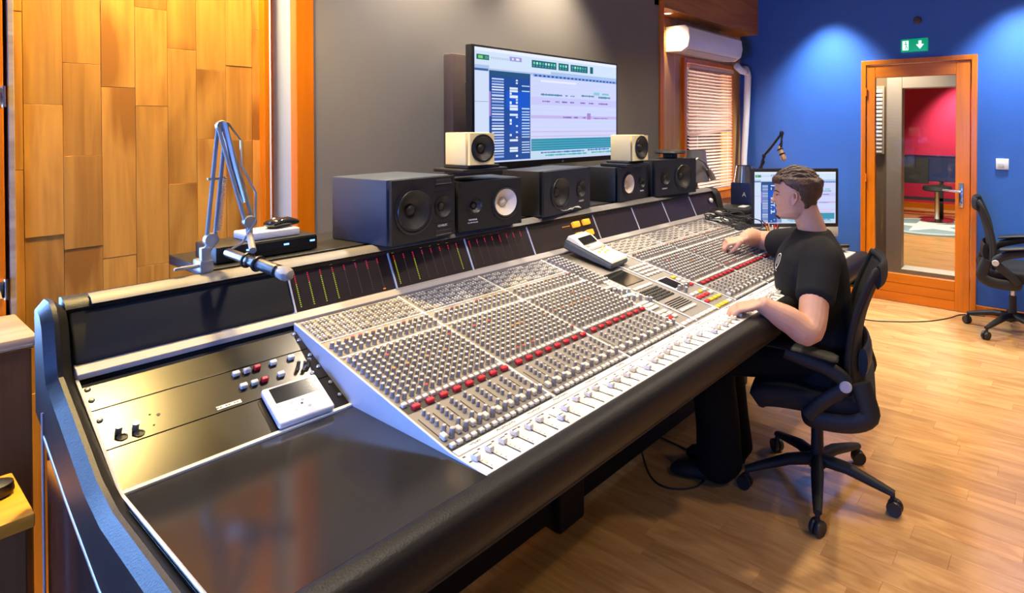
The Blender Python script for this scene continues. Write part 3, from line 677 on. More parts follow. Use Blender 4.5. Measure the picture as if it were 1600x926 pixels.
for i, x_ in enumerate(fx):
    slt.box((x_, .939, fz(.939) + .0004), (.0020, .080, .0008))
    dots.box((x_ - .009, .975, fz(.975) + .0004), (.006, .004, .0006)); 
    if i % 3 == 0: dots.box((x_ - .011, .952, fz(.952) + .0004), (.006, .004, .0006))
    for k in range(5): dots.box((x_ + .007, .91 + k * .014, fz(.93) + .0005), (.003, .0008, .0006))
    y = .947 + rg.uniform(-.012, .012)
    if i in (6, 15): y = .925
    if 24 <= i < 32: y = .918 + rg.uniform(-.006, .006)
    if i >= 32: y = .93 + rg.uniform(-.02, .02)
    link('fader_cap', FCm, fp, Vector((x_, y, fz(y))) - Vector(ORG))
slt.build('fader_slots', 'slot', fp, 0)['kind'] = 'stuff'
dots.build('fader_print', 'printdark', fp, 0)['kind'] = 'stuff'
# handwritten scribbles on the strip
sc = C()
for (xa, n_) in ((.80, 5), (.872, 9), (.965, 7), (1.05, 8), (1.17, 7), (1.30, 6), (1.44, 8), (1.58, 6), (1.74, 6), (1.95, 7), (2.15, 7)):
    pts = []
    for k in range(n_ * 3):
        pts.append((xa + k * .0021, .994 + .0028 * math.sin(k * 1.9 + xa * 40) + .0016 * math.sin(k * .7), .8372))
    sc.tube(pts, .0005, 4)
sc.build('handwriting', 'printdark', con, 0)
# ---------------- centre section
mb = C(); mb.box(sp(1.884, .338, -.002), (.380, .676, .008), SLOPE); cs = mb.build('centre_panel', 'chpanel', con, 0)
def cbox(name, m, x, s_, w, l, h, r=.0015, par=None):
    mb = C(); mb.rbox(sp(x, s_, .002 + h / 2), (w, l, h), r, 1, SLOPE); return mb.build(name, m, par or cs)
for x_ in (1.775, 1.935, 2.073): cbox('divider_strip', 'whitepanel', x_, .338, .004, .67, .005)
kb = C(); rnd = random.Random(9)
for r_ in range(13):
    for q in range(5):
        src = KN[1]; T = TR(*sp(1.708 + q * .0148, .40 + r_ * .0208, .002)) @ SLOPE
        kb.add([Vector(v) for v in src.v], src.f, T); kb.m[-len(src.f):] = src.m
for (x_, s_) in ((1.70, .31), (1.715, .30), (1.735, .29), (1.75, .28), (1.70, .245), (1.72, .235), (1.745, .225), (1.955, .19), (1.975, .19), (1.995, .185), (2.02, .19), (1.965, .165), (1.75, .20), (1.76, .19)):
    src = KNB; T = TR(*sp(x_, s_, .002)) @ SLOPE; kb.add([Vector(v) for v in src.v], src.f, T); kb.m[-len(src.f):] = src.m
kb.build('knobs', CAPS, cs)['kind'] = 'stuff'
ds = cbox('display', 'lcd', 1.852, .38, .118, .115, .003); cbox('display', 'lcd', 1.985, .247, .064, .085, .003)
cbox('display_bezel', 'plate', 1.985, .247, .080, .10, .0015)
for k in range(10): cbox('key', 'btnwhite', 1.752, .43 - k * .0205, .024, .0165, .006)
for r_ in range(4):
    for q in range(5): cbox('key', 'btnwhite', 1.960 + q * .0235, .425 - r_ * .028, .015, .015, .008, .003)
for k in range(6): cbox('key', 'btnwhite', 1.797 + k * .020, .285, .015, .016, .006)
for r_ in range(5):
    for q in range(8): cbox('dark_key', 'slot', 1.797 + q * .0145, .255 - r_ * .018, .011, .012, .005)
for r_ in range(5): cbox('slot_bar', 'slot', 1.850, .150 - r_ * .012, .110, .005, .003)
for k in range(4): cbox('key', 'btnwhite', 1.80 + k * .026, .078, .022, .014, .007)
for k in range(3): cbox('wide_key', 'btnwhite', 1.722, .195 - k * .022, .055, .016, .007)
for r_ in range(3):
    for q in range(2): cbox('key', 'btnred' if (r_, q) == (2, 0) else 'btnwhite', 1.708 + q * .028, .115 - r_ * .022, .022, .016, .007)
for k in range(12): cbox('key', 'btnyellow' if k in (8, 9, 10) else 'btnwhite', 1.712 + k * .030, .018, .024, .017, .007)
for (x_, s_, m) in ((1.955, .10, 'btnred'), (1.985, .10, 'btnred'), (2.015, .10, 'btnred'), (2.045, .10, 'btnwhite'), (1.955, .13, 'btnwhite'), (1.985, .13, 'btnwhite'), (2.015, .13, 'btnyellow'), (2.045, .13, 'btnwhite'),
                   (1.985, .065, 'btnyellow'), (2.015, .065, 'btnyellow'), (2.045, .065, 'btnyellow'), (1.955, .065, 'btnred'), (2.04, .27, 'btnyellow'), (2.04, .245, 'btnwhite'), (2.04, .22, 'btnwhite'), (2.045, .19, 'btnred')):
    cbox('key', m, x_, s_, .021, .016, .008)
cbox('lit_key', 'cyan', 2.02, .50, .022, .018, .008); cbox('lit_key', 'cyan', 1.735, .268, .022, .014, .007)
cbox('key', 'btnwhite', 1.712, .268, .022, .014, .007); cbox('wide_key', 'btnwhite', 1.712, .350, .045, .014, .007); cbox('wide_key', 'slot', 1.722, .325, .030, .016, .008)
# ---------------- right end: sloping patch strips and flat desk
C().prism([(.893, .79), (.893, .832), (1.40, .85), (1.40, .79)], 2.992, 3.265, 'x').build('desk_end', 'plate', con, 0, bevel=.002)
for k in range(5):
    C().prism([(1.402 + k * .054, .80), (1.402 + k * .054, .862 + k * .020), (1.450 + k * .054, .880 + k * .020), (1.450 + k * .054, .80)], 2.992, 3.265, 'x').build('patch_strip', ['chpanel', 'plate', 'slot'][k % 3], con, 0, bevel=.002)
# ------------------------------------------------------------------ screens
def smooth(p, k=6):
    p = [Vector(q) for q in p]; out = []
    for i in range(len(p) - 1):
        a, b, c, d = p[max(i - 1, 0)], p[i], p[i + 1], p[min(i + 2, len(p) - 1)]
        for j in range(k):
            t_ = j / k; out.append(.5 * ((2 * b) + (c - a) * t_ + (2 * a - 5 * b + 4 * c - d) * t_ ** 2 + (3 * b - a - 3 * c + d) * t_ ** 3))
    return out + [p[-1]]

def screen_mesh(parent, w, h, T, seed, name='screen_picture'):
    """an editing window drawn as flat coloured panes on the panel; s right, t down, both 0..1"""
    mb = MB(); rg = random.Random(seed); lay = [0]
    def r(s0, s1, t0, t1, c, l=1):
        z = .0001 * l
        P = lambda s, t: T @ Vector(((s - .5) * w, 0 - z, (.5 - t) * h))
        mb.quad(P(s0, t1), P(s1, t1), P(s1, t0), P(s0, t0), 0, c)
    W_ = (.80, .84, .98); LAV = (.70, .70, .97)
    r(0, 1, 0, 1, (.62, .68, .95), 0)
    r(0, 1, 0, .15, (.66, .80, .97), 1)
    r(0, 1, 0, .03, (.86, .90, 1), 2)
    r(.01, .08, .06, .105, (.02, .16, .10), 3); r(.02, .045, .07, .095, (.2, .7, .2), 4); r(.055, .075, .07, .095, (.1, .3, .3), 4)
    for k in range(9): r(.09 + k * .012, .098 + k * .012, .07, .09, (.5, .6, .8), 3)
    r(.20, .275, .05, .09, (.36, .34, .75), 3); r(.215, .225, .06, .08, W_, 4); r(.24, .26, .06, .08, W_, 4)
    for a, b in ((.34, .51), (.525, .60), (.615, .75), (.77, .795)):
        r(a, b, .055, .125, (.015, .13, .17), 3)
        k = a + .01
        while k < b - .015:
            r(k, k + .012, .07, .092, rg.choice([(.15, .75, .45), (.5, .9, .7), (.1, .4, .4)]), 4); r(k, k + .009, .10, .115, (.1, .35, .4), 4); k += .02
    r(0, 1, .15, .20, (.42, .56, .86), 2); r(.08, .47, .15, .175, (.70, .78, .96), 3); r(.35, 1, .185, .21, (.20, .36, .75), 3)
    for k in range(22): r(.36 + k * .029, .374 + k * .029, .19, .205, (.02, .05, .25), 4)
    r(0, .075, .18, .96, (.66, .76, .97), 2); r(0, .075, .465, .468, (.1, .15, .3), 3); r(0, .075, .18, .20, (.05, .12, .35), 3)
    r(.08, .33, .19, .985, (.015, .075, .33), 2); r(.18, .325, .36, .52, (.01, .10, .62), 3); r(.08, .33, .19, .24, (.02, .09, .22), 3)
    r(.20, .325, .52, .75, (.012, .09, .48), 3)
    t = .255
    while t < .97:
        hh = rg.choice([.024, .024, .032]); r(.095, .165, t, t + hh * .55, rg.choice([(.70, .78, .98), (.55, .66, .93), (.30, .42, .78)]), 4)
        if .37 < t < .58: r(.08, .09, t, t + hh, (.36, .22, .60), 4)
        if rg.random() < .75 and not .37 < t < .5: r(.275, .325, t, t + hh * .4, (.52, .70, .92), 4)
        if rg.random() < .35: r(.20, .20 + rg.choice([.012, .05]), t, t + hh * .8, (.75, .84, 1), 4)
        if rg.random() < .35: r(.238, .25, t, t + hh * .6, (.75, .84, 1), 4)
        t += hh
    r(.335, 1, .21, .985, (.64, .70, .985), 2)
    for k in range(10): r(.335, 1, .25 + k * .055, .252 + k * .055, (.58, .58, .88), 3)
    r(.40, .66, .235, .255, (.84, .86, 1), 4); r(.335, 1, .40, .475, (.60, .60, .96), 3)
    def wave(s0, s1, tc, amp, c):
        s = s0
        while s < s1:
            a = amp * rg.uniform(.25, 1); r(s, s + .004, tc - a, tc + a, c, 5); s += .0045
    TEAL = (.03, .22, .34); PUR = (.20, .10, .50)
    wave(.40, .55, .375, .012, TEAL); wave(.575, .59, .375, .012, TEAL); wave(.615, .645, .375, .008, TEAL); wave(.70, .80, .365, .012, TEAL); wave(.84, .94, .372, .014, TEAL)
    r(.80, .85, .32, .35, (.25, .62, .70), 5); r(.87, .93, .325, .345, (.2, .6, .55), 5)
    for a, b in ((.41, .46), (.50, .53), (.55, .59), (.61, .64), (.69, .73), (.76, .80), (.84, .92)): wave(a, b, .44, .010, PUR)
    r(.335, 1, .575, .605, (.58, .48, .85), 3); wave(.56, .62, .592, .010, PUR); wave(.64, .67, .592, .01, PUR); wave(.71, .73, .592, .01, PUR); r(.745, .775, .545, .61, (.40, .25, .60), 5); wave(.80, .92, .598, .006, PUR)
    r(.335, 1, .73, .735, (.75, .30, .48), 4); r(.335, .95, .775, .78, (.72, .30, .50), 4)
    r(.335, .985, .80, .915, (.03, .28, .42), 3)
    for k in range(4): r(.335, .985, .822 + k * .024, .826 + k * .024, (.15, .50, .62), 4)
    r(.335, .985, .915, .985, (.55, .74, .88), 3)
    wave(.40, .72, .935, .010, (.03, .10, .55)); wave(.75, .93, .928, .010, (.03, .10, .55)); wave(.43, .74, .962, .010, (.03, .42, .40)); wave(.78, .95, .957, .010, (.03, .42, .40))
    return mb.build(name, 'screen', parent, 0)
# big wall screen
tv = thing('television', 'large wall television showing an audio editing window', 'television', (2.333, 2.19, 1.30))
MB().rbox((0, .025, .289), (1.105, .045, .578), .004).build('bezel', 'black', tv)
screen_mesh(tv, 1.073, .540, TR(0, .0015, .297), 4)
MB().rbox((0, .09, .30), (.70, .12, .36), .02).build('rear_housing', 'blackmat', tv)
lg = MB(); text_mb('LG', .013, TR(.06, .0018, .011) @ RX(90), lg); lg.build('maker_mark', 'capgrey', tv, 0)
t = thing('acoustic_panel', 'brown padded panel on the grey wall behind the television', 'panel', (2.10, 2.43, 1.27))
MB().rbox((0, -.04, .29), (.605, .075, .58), .012).build('pad', 'brownpad', t)
MB().tube([(-.23, -.08, .44), (-.215, -.09, .446), (-.20, -.08, .455)], .004, 8).build('hook', 'steel', t)
# ------------------------------------------------------------------ loudspeakers (front faces local -y, origin at the bottom of the front left corner)
def driver(parent, name, x, z, r, cone='coneblack', dust=.3, depth=.02):
    T = TR(x, 0, z) @ FACE_Y
    d = MB().lathe([(r * 1.12, -.002), (r * 1.12, .003), (r * 1.02, .004), (r * .98, .002)], 28, T, 0, False, False).build(name, 'rubber', parent)
    MB().lathe([(r, .001), (r * .95, .006), (r * .86, .003)], 28, T, 0, False, False).build('surround', 'rubber', d)
    MB().lathe([(r * .88, .003), (r * .6, -depth * .5), (r * dust, -depth)], 28, T, 0, False, True).build('cone', cone, d)
    MB().lathe([(r * dust, -depth + .0005), (r * dust * .8, -depth + r * dust * .35), (r * dust * .35, -depth + r * dust * .55), (.0006, -depth + r * dust * .6)], 20, T, 0, False, True).build('dust_cap', cone, d)
    return d
def cabinet(parent, w, dp, h, m, holes, edge=.004, body=None):
    """box whose front has round recesses: front baffle drawn as rings around each driver hole"""
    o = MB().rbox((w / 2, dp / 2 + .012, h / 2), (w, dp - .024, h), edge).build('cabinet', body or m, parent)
    # baffle: grid with holes removed
    mb = MB(); n = 28
    bm = bmesh.new()
    outer = [bm.verts.new((x_, 0, z_)) for x_, z_ in ((.002, .002), (w - .002, .002), (w - .002, h - .002), (.002, h - .002))]
    es = [bm.edges.new((outer[i], outer[(i + 1) % 4])) for i in range(4)]
    for (hx, hz, hr) in holes:
        vs = [bm.verts.new((hx + hr * math.cos(2 * math.pi * k / n), 0, hz + hr * math.sin(2 * math.pi * k / n))) for k in range(n)]
        es += [bm.edges.new((vs[i], vs[(i + 1) % n])) for i in range(n)]
    r_ = bmesh.ops.triangle_fill(bm, use_beauty=True, use_dissolve=False, edges=es)
    kill = []
    for f in bm.faces:
        c = f.calc_center_median()
        if any(math.hypot(c.x - a, c.z - b) < q * .97 for a, b, q in holes): kill.append(f)
    bmesh.ops.delete(bm, geom=kill, context='FACES_ONLY')
    r_ = bmesh.ops.extrude_face_region(bm, geom=bm.faces[:])
    for v in [g for g in r_['geom'] if isinstance(g, bmesh.types.BMVert)]: v.co.y += .0125
    bm.verts.index_update()
    mb.add([v.co.copy() for v in bm.verts], [[v.index for v in f.verts] for f in bm.faces]); bm.free()
    mb.build('baffle', m, parent, 30)
    return o
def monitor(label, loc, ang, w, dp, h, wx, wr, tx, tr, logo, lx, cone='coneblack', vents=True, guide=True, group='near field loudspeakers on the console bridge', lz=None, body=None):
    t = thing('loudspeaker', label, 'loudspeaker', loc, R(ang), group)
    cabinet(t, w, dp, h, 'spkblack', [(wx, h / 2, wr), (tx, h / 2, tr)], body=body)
    driver(t, 'woofer', wx, h / 2, wr * .94, cone, .30, .022)
    if guide:
        MB().lathe([(tr * 1.05, .003), (tr * .98, .003), (tr * .7, -.006), (tr * .42, -.011)], 24, TR(tx, 0, h / 2) @ FACE_Y, 0, False, False).build('waveguide', 'spkblack', t)
        MB().lathe([(tr * .42, -.011), (tr * .3, -.006), (.0006, -.003)], 18, TR(tx, 0, h / 2) @ FACE_Y, 0, True, True).build('tweeter_dome', 'coneblack', t)
        for e_ in (-1, 1): MB().bb(tx - tr * 1.15, tx + tr * 1.15, -.0015, .0, h / 2 + e_ * tr * 1.44, h / 2 + e_ * tr * 1.5).build('waveguide_edge', 'rubber', t, 0)
    else: driver(t, 'tweeter', tx, h / 2, tr * .94, 'coneblack', .45, .008)
    if vents:
        for z_ in (.018, h - .018):
            MB().rbox((tx, -.001, z_), (tr * 1.9, .003, .013), .001, 1).build('vent_slot', 'slot', t)
            MB().bb(tx - tr * .95, tx + tr * .95, -.003, -.001, z_ - .009, z_ - .0072).build('vent_lip', 'alum', t, 0)
    mb = MB()
    for i, (s_, sz) in enumerate(logo): text_mb(s_, sz, TR(lx, -.0012, (lz or .040) - i * .010) @ RX(90), mb)
    mb.build('maker_mark', 'printwhite', t, 0)
    for (a, b) in ((.012, .012), (w - .012, .012), (.012, h - .012), (w - .012, h - .012)):
        MB().lathe([(.0035, 0), (.003, .0015), (.001, .002)], 8, TR(a, 0, b) @ FACE_Y).build('screw', 'black', t)
    return t
BZ = 1.1235
rs = thing('speaker_bench', 'long black bench behind the console carrying the loudspeakers', 'bench', (1.90, 1.97, 0))
MB().bb(-1.29, 1.32, -.155, .15, 1.095, 1.1225).build('top', 'black', rs, 0, bevel=.003)
for a in (-1.2, 0, 1.2): MB().bb(a - .03, a + .03, -.12, .12, 0, 1.095).build('leg', 'black', rs, 0)
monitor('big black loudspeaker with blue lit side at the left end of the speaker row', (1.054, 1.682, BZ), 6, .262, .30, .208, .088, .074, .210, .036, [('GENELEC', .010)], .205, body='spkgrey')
monitor('black loudspeaker with white cone on the right, under the left cream speaker', (1.335, 1.722, BZ), -5, .285, .20, .180, .208, .062, .070, .030, [('YAMAHA', .009), ('NS-10M STUDIO', .006)], .062, 'conewhite', False, False)
monitor('black loudspeaker with two dark cones below the middle of the television', (1.766, 1.722, BZ), 8, .36, .22, .190, .118, .068, .282, .036, [('GENELEC', .010)], .282, vents=False)
monitor('black loudspeaker with white cone on the left, under the right cream speaker', (2.335, 1.765, BZ), 4, .285, .20, .172, .090, .058, .215, .030, [('YAMAHA', .009)], .215, 'conewhite', False, False)
monitor('black loudspeaker at the right end of the speaker row carrying a small device', (2.635, 1.752, BZ), -9, .345, .22, .196, .232, .072, .085, .036, [('GENELEC', .010)], .075, vents=False)
def cube_speaker(label, loc, ang, s_, dp, h):
    t = thing('cube_loudspeaker', label, 'loudspeaker', loc, R(ang), 'small cream cube loudspeakers')
    cabinet(t, s_, dp, h, 'ivory', [(s_ * .52, h * .52, s_ * .43)], .003)
    driver(t, 'driver', s_ * .52, h * .52, s_ * .41, 'coneblack', .38, .014)
    return t
t = thing('speaker_shelf', 'flat black board under the left cream cube speaker', 'board', (1.46, 1.79, 1.334))
MB().rbox((-.01, .0, .006), (.21, .17, .012), .003).build('board', 'black', t)
MB().rbox((-.01, -.005, .018), (.15, .14, .012), .004).build('foam_pad', 'blackmat', t)
cube_speaker('cream cube loudspeaker left of the television', (1.372, 1.702, 1.3585), -2, .112, .145, .118)
t = thing('speaker_shelf', 'flat black board under the right cream cube speaker', 'board', (2.46, 1.82, 1.2965))
MB().rbox((0, .0, .008), (.20, .17, .016), .003).build('board', 'black', t)
MB().rbox((0, .0, .022), (.14, .14, .012), .004).build('foam_pad', 'blackmat', t)
cube_speaker('cream cube loudspeaker right of the television', (2.405, 1.725, 1.325), 2, .130, .145, .130)
t = thing('wireless_receiver', 'small flat black device on the rightmost loudspeaker', 'device', (2.86, 1.80, 1.3205))
MB().rbox((0, 0, .012), (.06, .06, .024), .004).build('foot', 'black', t)
MB().lathe([(.085, .026), (.09, .032), (.085, .042), (.05, .046)], 24).build('disc', 'black', t)
# papers on the rim in front of the middle speaker
t = thing('crumpled_paper', 'crumpled white paper on the bridge before the middle loudspeaker', 'paper', (1.95, 1.76, 1.1235))
mb = MB(); rg = random.Random(2); n = 7
g = [[(-.07 + i * .14 / (n - 1) + rg.uniform(-.006, .006), -.022 + j * .045 / 3, max(.001, rg.uniform(.002, .02))) for j in range(4)] for i in range(n)]
vv = [p for r_ in g for p in r_]; mb.add(vv, [(i * 4 + j, (i + 1) * 4 + j, (i + 1) * 4 + j + 1, i * 4 + j + 1) for i in range(n - 1) for j in range(3)])
o = mb.build('sheet', 'white', t, 20); o.modifiers.new('s', 'SOLIDIFY').thickness = .0012
# ------------------------------------------------------------------ rack unit, router, mouse behind the left microphone
t = thing('rack_unit', 'flat black audio box with blue lights behind the left microphone', 'audio box', (.775, 1.93, 1.1235))
MB().rbox((0, 0, .024), (.27, .15, .044), .003).build('case', 'black', t)
MB().rbox((.045, -.0765, .022), (.18, .004, .040), .002).build('front_plate', 'lcd', t)
for x_ in (-.055, .045, .12): MB().bb(x_ - .007, x_ + .007, -.0800, -.0785, .026, .031).build('indicator', 'ledblue', t, 0)
t = thing('router_box', 'white flat box with yellow dots on the black audio box', 'box', (.80, 1.93, 1.170))
MB().rbox((0, 0, .011), (.145, .10, .022), .004).build('case', 'white', t)
for k in range(3): MB().bb(-.02 + k * .022, -.011 + k * .022, .0, .010, .022, .0225).build('dot', 'btnyellow', t, 0)
t = thing('computer_mouse', 'shiny black mouse lying on the white flat box', 'mouse', (.845, 1.93, 1.1925), R(15))
mb = MB(); mb.tube([(-.05, 0, .008), (-.045, 0, .012), (-.02, 0, .016), (.015, 0, .015), (.042, 0, .010), (.05, 0, .007)], [(.004, .012), (.012, .026), (.015, .029), (.014, .027), (.009, .019), (.003, .008)], 16, up=(0, 0, 1)); mb.build('body', 'lcd', t, 60)
MB().lathe([(.004, -.004), (.006, 0), (.004, .004)], 10, TR(-.030, 0, .026) @ RX(90)).build('wheel', 'capgrey', t)
# ------------------------------------------------------------------ microphones on sprung arms
def rods(mb, a, b, off, r=.0035):
    a = Vector(a); b = Vector(b); o = Vector(off)
    for s_ in (-1, 1): mb.cyl(a + o * s_, b + o * s_, r, n=8)
def spring(mb, a, b, r, turns, th=.0009):
    a = Vector(a); b = Vector(b); d = b - a; t = d.normalized(); u = t.cross(Vector((0, 1, .1))).normalized(); w = t.cross(u); pts = []
    for k in range(turns * 6 + 1):
        q = k / 6 * 2 * math.pi; pts.append(a + d * (k / (turns * 6)) + u * r * math.cos(q) + w * r * math.sin(q))
    mb.tube(pts, th, 4)
def boom(label, base, pts, mic0, mic1, metal, micmat, micr, headmat, rd, cat='microphone arm'):
    """pts: shoulder, top joint, wrist; clamp stands at base"""
    t = thing('boom_stand', label, cat, base, 0, 'microphone arms'); B = Vector(base)
    P = [Vector(p) - B for p in pts]; sh, top, wr_ = P
    mb = MB(); mb.rbox((0, 0, .016), (.030, .055, .032), .004); mb.rbox((0, -.012, .045), (.022, .022, .04), .004); mb.cyl((0, -.012, .05), sh - Vector((0, 0, .012)), .010, n=12)
    c_ = mb.build('clamp', metal, t)
    MB().cyl((-.014, -.01, .018), (-.055, -.02, .020), .005, n=8).rbox((-.058, -.021, .020), (.022, .006, .008), .002).build('clamp_screw', metal, c_)
    side = Vector((.011, .002, .003))
    mb = MB(); rods(mb, sh, top, (.009, 0, 0), rd); mb.lathe([(.016, -.010), (.018, 0), (.016, .010)], 16, TR(*sh) @ RX(90))
    mb.box((sh + top) / 2 + Vector((0, 0, .01)), (.040, .006, .006)); la = mb.build('lower_arm', metal, t)
    mb = MB(); spring(mb, sh + Vector((.016, .008, .02)), sh * .45 + top * .55 + Vector((.016, .008, 0)), .005, 26); spring(mb, sh + Vector((.016, -.008, .02)), sh * .45 + top * .55 + Vector((.016, -.008, 0)), .005, 26); mb.build('spring', metal, la)
    mb = MB(); rods(mb, top, wr_, (.010, .004, .003), rd); mb.lathe([(.014, -.009), (.016, 0), (.014, .009)], 16, TR(*top) @ RX(90)); mb.lathe([(.015, -.010), (.017, 0), (.015, .010)], 16, TR(*wr_) @ RX(90))
    m_ = (top * .55 + wr_ * .45); mb.tube([top + Vector((.004, 0, .006)), m_, top * .2 + wr_ * .8], [.017, .014, .010], 8, flat=.45); ua = mb.build('upper_arm', metal, t)
    mb = MB(); dn = (wr_ - top)
    pts_ = [top + Vector((.01, -.01, .01)), top + dn * .15 + Vector((.035, 0, .0)), top + dn * .45 + Vector((.012, -.015, .01)), top + dn * .75 + Vector((.03, -.006, .01)), wr_ + Vector((.01, -.01, 0)), wr_ + Vector((-.02, -.01, -.05)), Vector(mic0) - B]
    mb.tube(pts_, .0028, 6); mb.build('cable', 'silver' if metal == 'silver' else 'cable', t)
    # microphone hangs from the wrist: its own thing
    m0 = Vector(mic0); m1 = Vector(mic1); mid = m0.lerp(m1, .42)
    mb = MB(); w0 = Vector(pts[2]) - B
    mb.tube([w0, w0 - Vector((0, 0, .03)), mid - B + Vector((0, 0, micr + .014))], [.009, .008, .008], 10)
    dirv = (m1 - m0).normalized(); hl = mb.build('holder', metal, t)
    mb = MB()
    for q in (-.018, .018):
        c0 = mid - B + dirv * q; u = dirv.cross(Vector((0, 0, 1))).normalized(); w = u.cross(dirv)
        mb.tube([c0 + u * (micr + .003) * math.cos(k * math.pi / 8) + w * (micr + .003) * math.sin(k * math.pi / 8) for k in range(16)], .0035, 6, closed=True)
    mb.build('shock_ring', 'black', t)
    return t
def mic(label, m0, m1, r, body, head, headlen):
    m0 = Vector(m0); m1 = Vector(m1); d = (m1 - m0); L_ = d.length; d.normalize()
    rot = d.to_track_quat('Z', 'Y').to_matrix().to_4x4()
    t = thing('microphone', label, 'microphone', m0); bl_ = L_ - headlen
    MB().lathe([(r * .6, 0), (r * .75, .004), (r * .8, bl_ * .45), (r * .95, bl_ * .5), (r, bl_)], 18, rot).build('body', body, t)
    MB().lathe([(r * 1.04, bl_ - .012), (r * 1.06, bl_ - .008), (r * 1.04, bl_ - .004)], 18, rot).build('band', 'lcd', t)
    MB().lathe([(r, bl_), (r * 1.12, bl_ + headlen * .35), (r * 1.1, bl_ + headlen * .65), (r * .8, bl_ + headlen * .92), (r * .3, L_)], 18, rot).build('grille', head, t)
    return t
M['grille'] = mat('pale_mesh_grille', (.40, .36, .34), .5, metal=.4, var=.3, scale=400, bump=.6, bscale=900)
m0, m1 = (.612, 1.705, 1.182), (.674, 1.500, 1.140)
boom('silver sprung microphone arm clamped to the near end of the bridge', (.592, 1.80, 1.1235), [(.606, 1.79, 1.205), (.637, 1.80, 1.50), (.670, 1.72, 1.250)], m0, m1, 'silver', 'alum', .014, 'grille', .0052)
mic('silver stick microphone with a mesh head on the near arm', m0, m1, .0150, 'gunmetal', 'grille', .034)
m0, m1 = (4.0, 1.66, 1.37), (3.99, 1.57, 1.255)
boom('thin black microphone arm before the blue wall', (4.02, 1.80, .87), [(4.0, 1.755, 1.20), (4.0, 1.73, 1.29), (4.0, 1.60, 1.45)], (4.0, 1.62, 1.36), (3.99, 1.575, 1.265), 'black', 'tan', .018, 'tan', .006)
mic('tan microphone hanging from the black arm before the blue wall', (4.0, 1.62, 1.36), (3.99, 1.575, 1.262), .018, 'tan', 'tan', .04)
# ------------------------------------------------------------------ remote with buttons on the centre section, thermostat on the left panel
t = thing('control_remote', 'cream remote unit with dark window standing on the centre section', 'remote', sp(1.905, .575, .0185))
t.rotation_euler = (R(CA + 4), 0, R(8))
pr_ = [(-.12, 0), (-.12, .040), (-.06, .048), (.04, .050), (.105, .058), (.115, .05), (.115, 0)]
MB().prism([(-.120, 0), (-.120, .022), (.118, .040), (.118, 0)], -.070, .070, 'x').build('base', 'calcdark', t, 0, bevel=.008)
MB().prism([(-.118, .023), (-.112, .029), (.030, .040), (.070, .056), (.108, .058), (.114, .040)], -.066, .066, 'x').build('top_shell', 'calc', t, 0, bevel=.004)
MB().box((0, .052, .0510), (.100, .040, .003), RX(21)).build('window', 'lcd', t, 0)
MB().box((0, -.005, .0385), (.11, .012, .003), RX(4.4)).build('groove', 'knob', t, 0)
for (x_, y_) in ((-.03, -.03), (-.005, -.045), (.0, -.025), (.025, -.04), (.03, -.015), (-.04, -.06)): MB().rbox((x_, y_, .0365 + y_ * .07), (.014, .011, .007), .002, 1, RX(4)).build('key', 'btnyellow' if x_ > -.04 else 'calc', t)
MB().box((-.035, .022, .041), (.024, .014, .001), RX(5)).build('print_block', 'knob', t, 0)
th = thing('touch_controller', 'white controller with a black display lying on the near panel', 'controller', pp(.657, .170, .004))
th.rotation_euler = (R(PA), 0, R(-3))
MB().rbox((0, .0, .010), (.120, .118, .018), .006, 3).build('case', 'white', th)
MB().box((0, .026, .0192), (.094, .048, .0008)).build('display', 'lcd', th, 0)
mk = MB()
for (x_, y_) in ((-.045, -.012), (-.02, -.010), (.005, -.010), (.035, -.012), (-.045, -.032), (-.018, -.034), (.012, -.034), (.040, -.030)): mk.lathe([(.0035, .0190), (.0035, .0194)], 10, TR(x_, y_, 0))
mk.build('key_marks', 'capgrey', th, 0); MB().lathe([(.0025, .019), (.0025, .0196)], 10, TR(.0, -.020, 0)).build('sensor_dot', 'slot', th)
# ------------------------------------------------------------------ far end: computer, cups, lamps, boxes, cables
im = thing('desktop_computer', 'silver chinned desktop computer showing the editing window behind the person', 'computer', (3.32, 1.245, .8445), math.atan2(1.035 - 1.42, 3.45 - 3.145))
MB().rbox((0, .012, .246), (.505, .018, .335), .006, 2).build('display_bezel', 'black', im)
screen_mesh(im, .470, .295, TR(0, .0026, .246), 8)
MB().rbox((0, .012, .050), (.505, .018, .056), .005, 2).build('chin', 'plate', im)
MB().rbox((0, .040, .25), (.36, .045, .26), .02, 2).build('rear_shell', 'alum', im)
MB().prism([(.03, .004), (.06, .20), (.07, .20), (.11, .004)], -.07, .07, 'x').rbox((0, .05, .004), (.16, .15, .008), .003).build('stand', 'alum', im, 0)
t = thing('pen_cup', 'small cup of red and pink pens before the desktop computer', 'pen cup', (3.14, 1.31, .8475))
MB().lathe([(.026, 0), (.030, .06), (.027, .06), (.024, .004)], 20, None, 0, True, True).build('cup', 'pinkpen', t)
for k, m in enumerate(['red', 'pinkpen', 'red', 'btnyellow', 'white', 'red', 'black']):
    q = k * .9; MB().cyl((.012 * math.cos(q), .012 * math.sin(q), .006), (.038 * math.cos(q), .038 * math.sin(q), .10 + .008 * (k % 3)), .004, n=8).build('pen', m, t)
t = thing('telephone', 'dark handset in a pale cradle on the far corner of the console', 'telephone', (3.215, .985, .8425), R(-52))
MB().rbox((0, .01, .009), (.12, .07, .018), .005).build('cradle', 'capgrey', t)
MB().rbox((0, -.02, .024), (.13, .034, .020), .008, 3).build('handset', 'black', t)
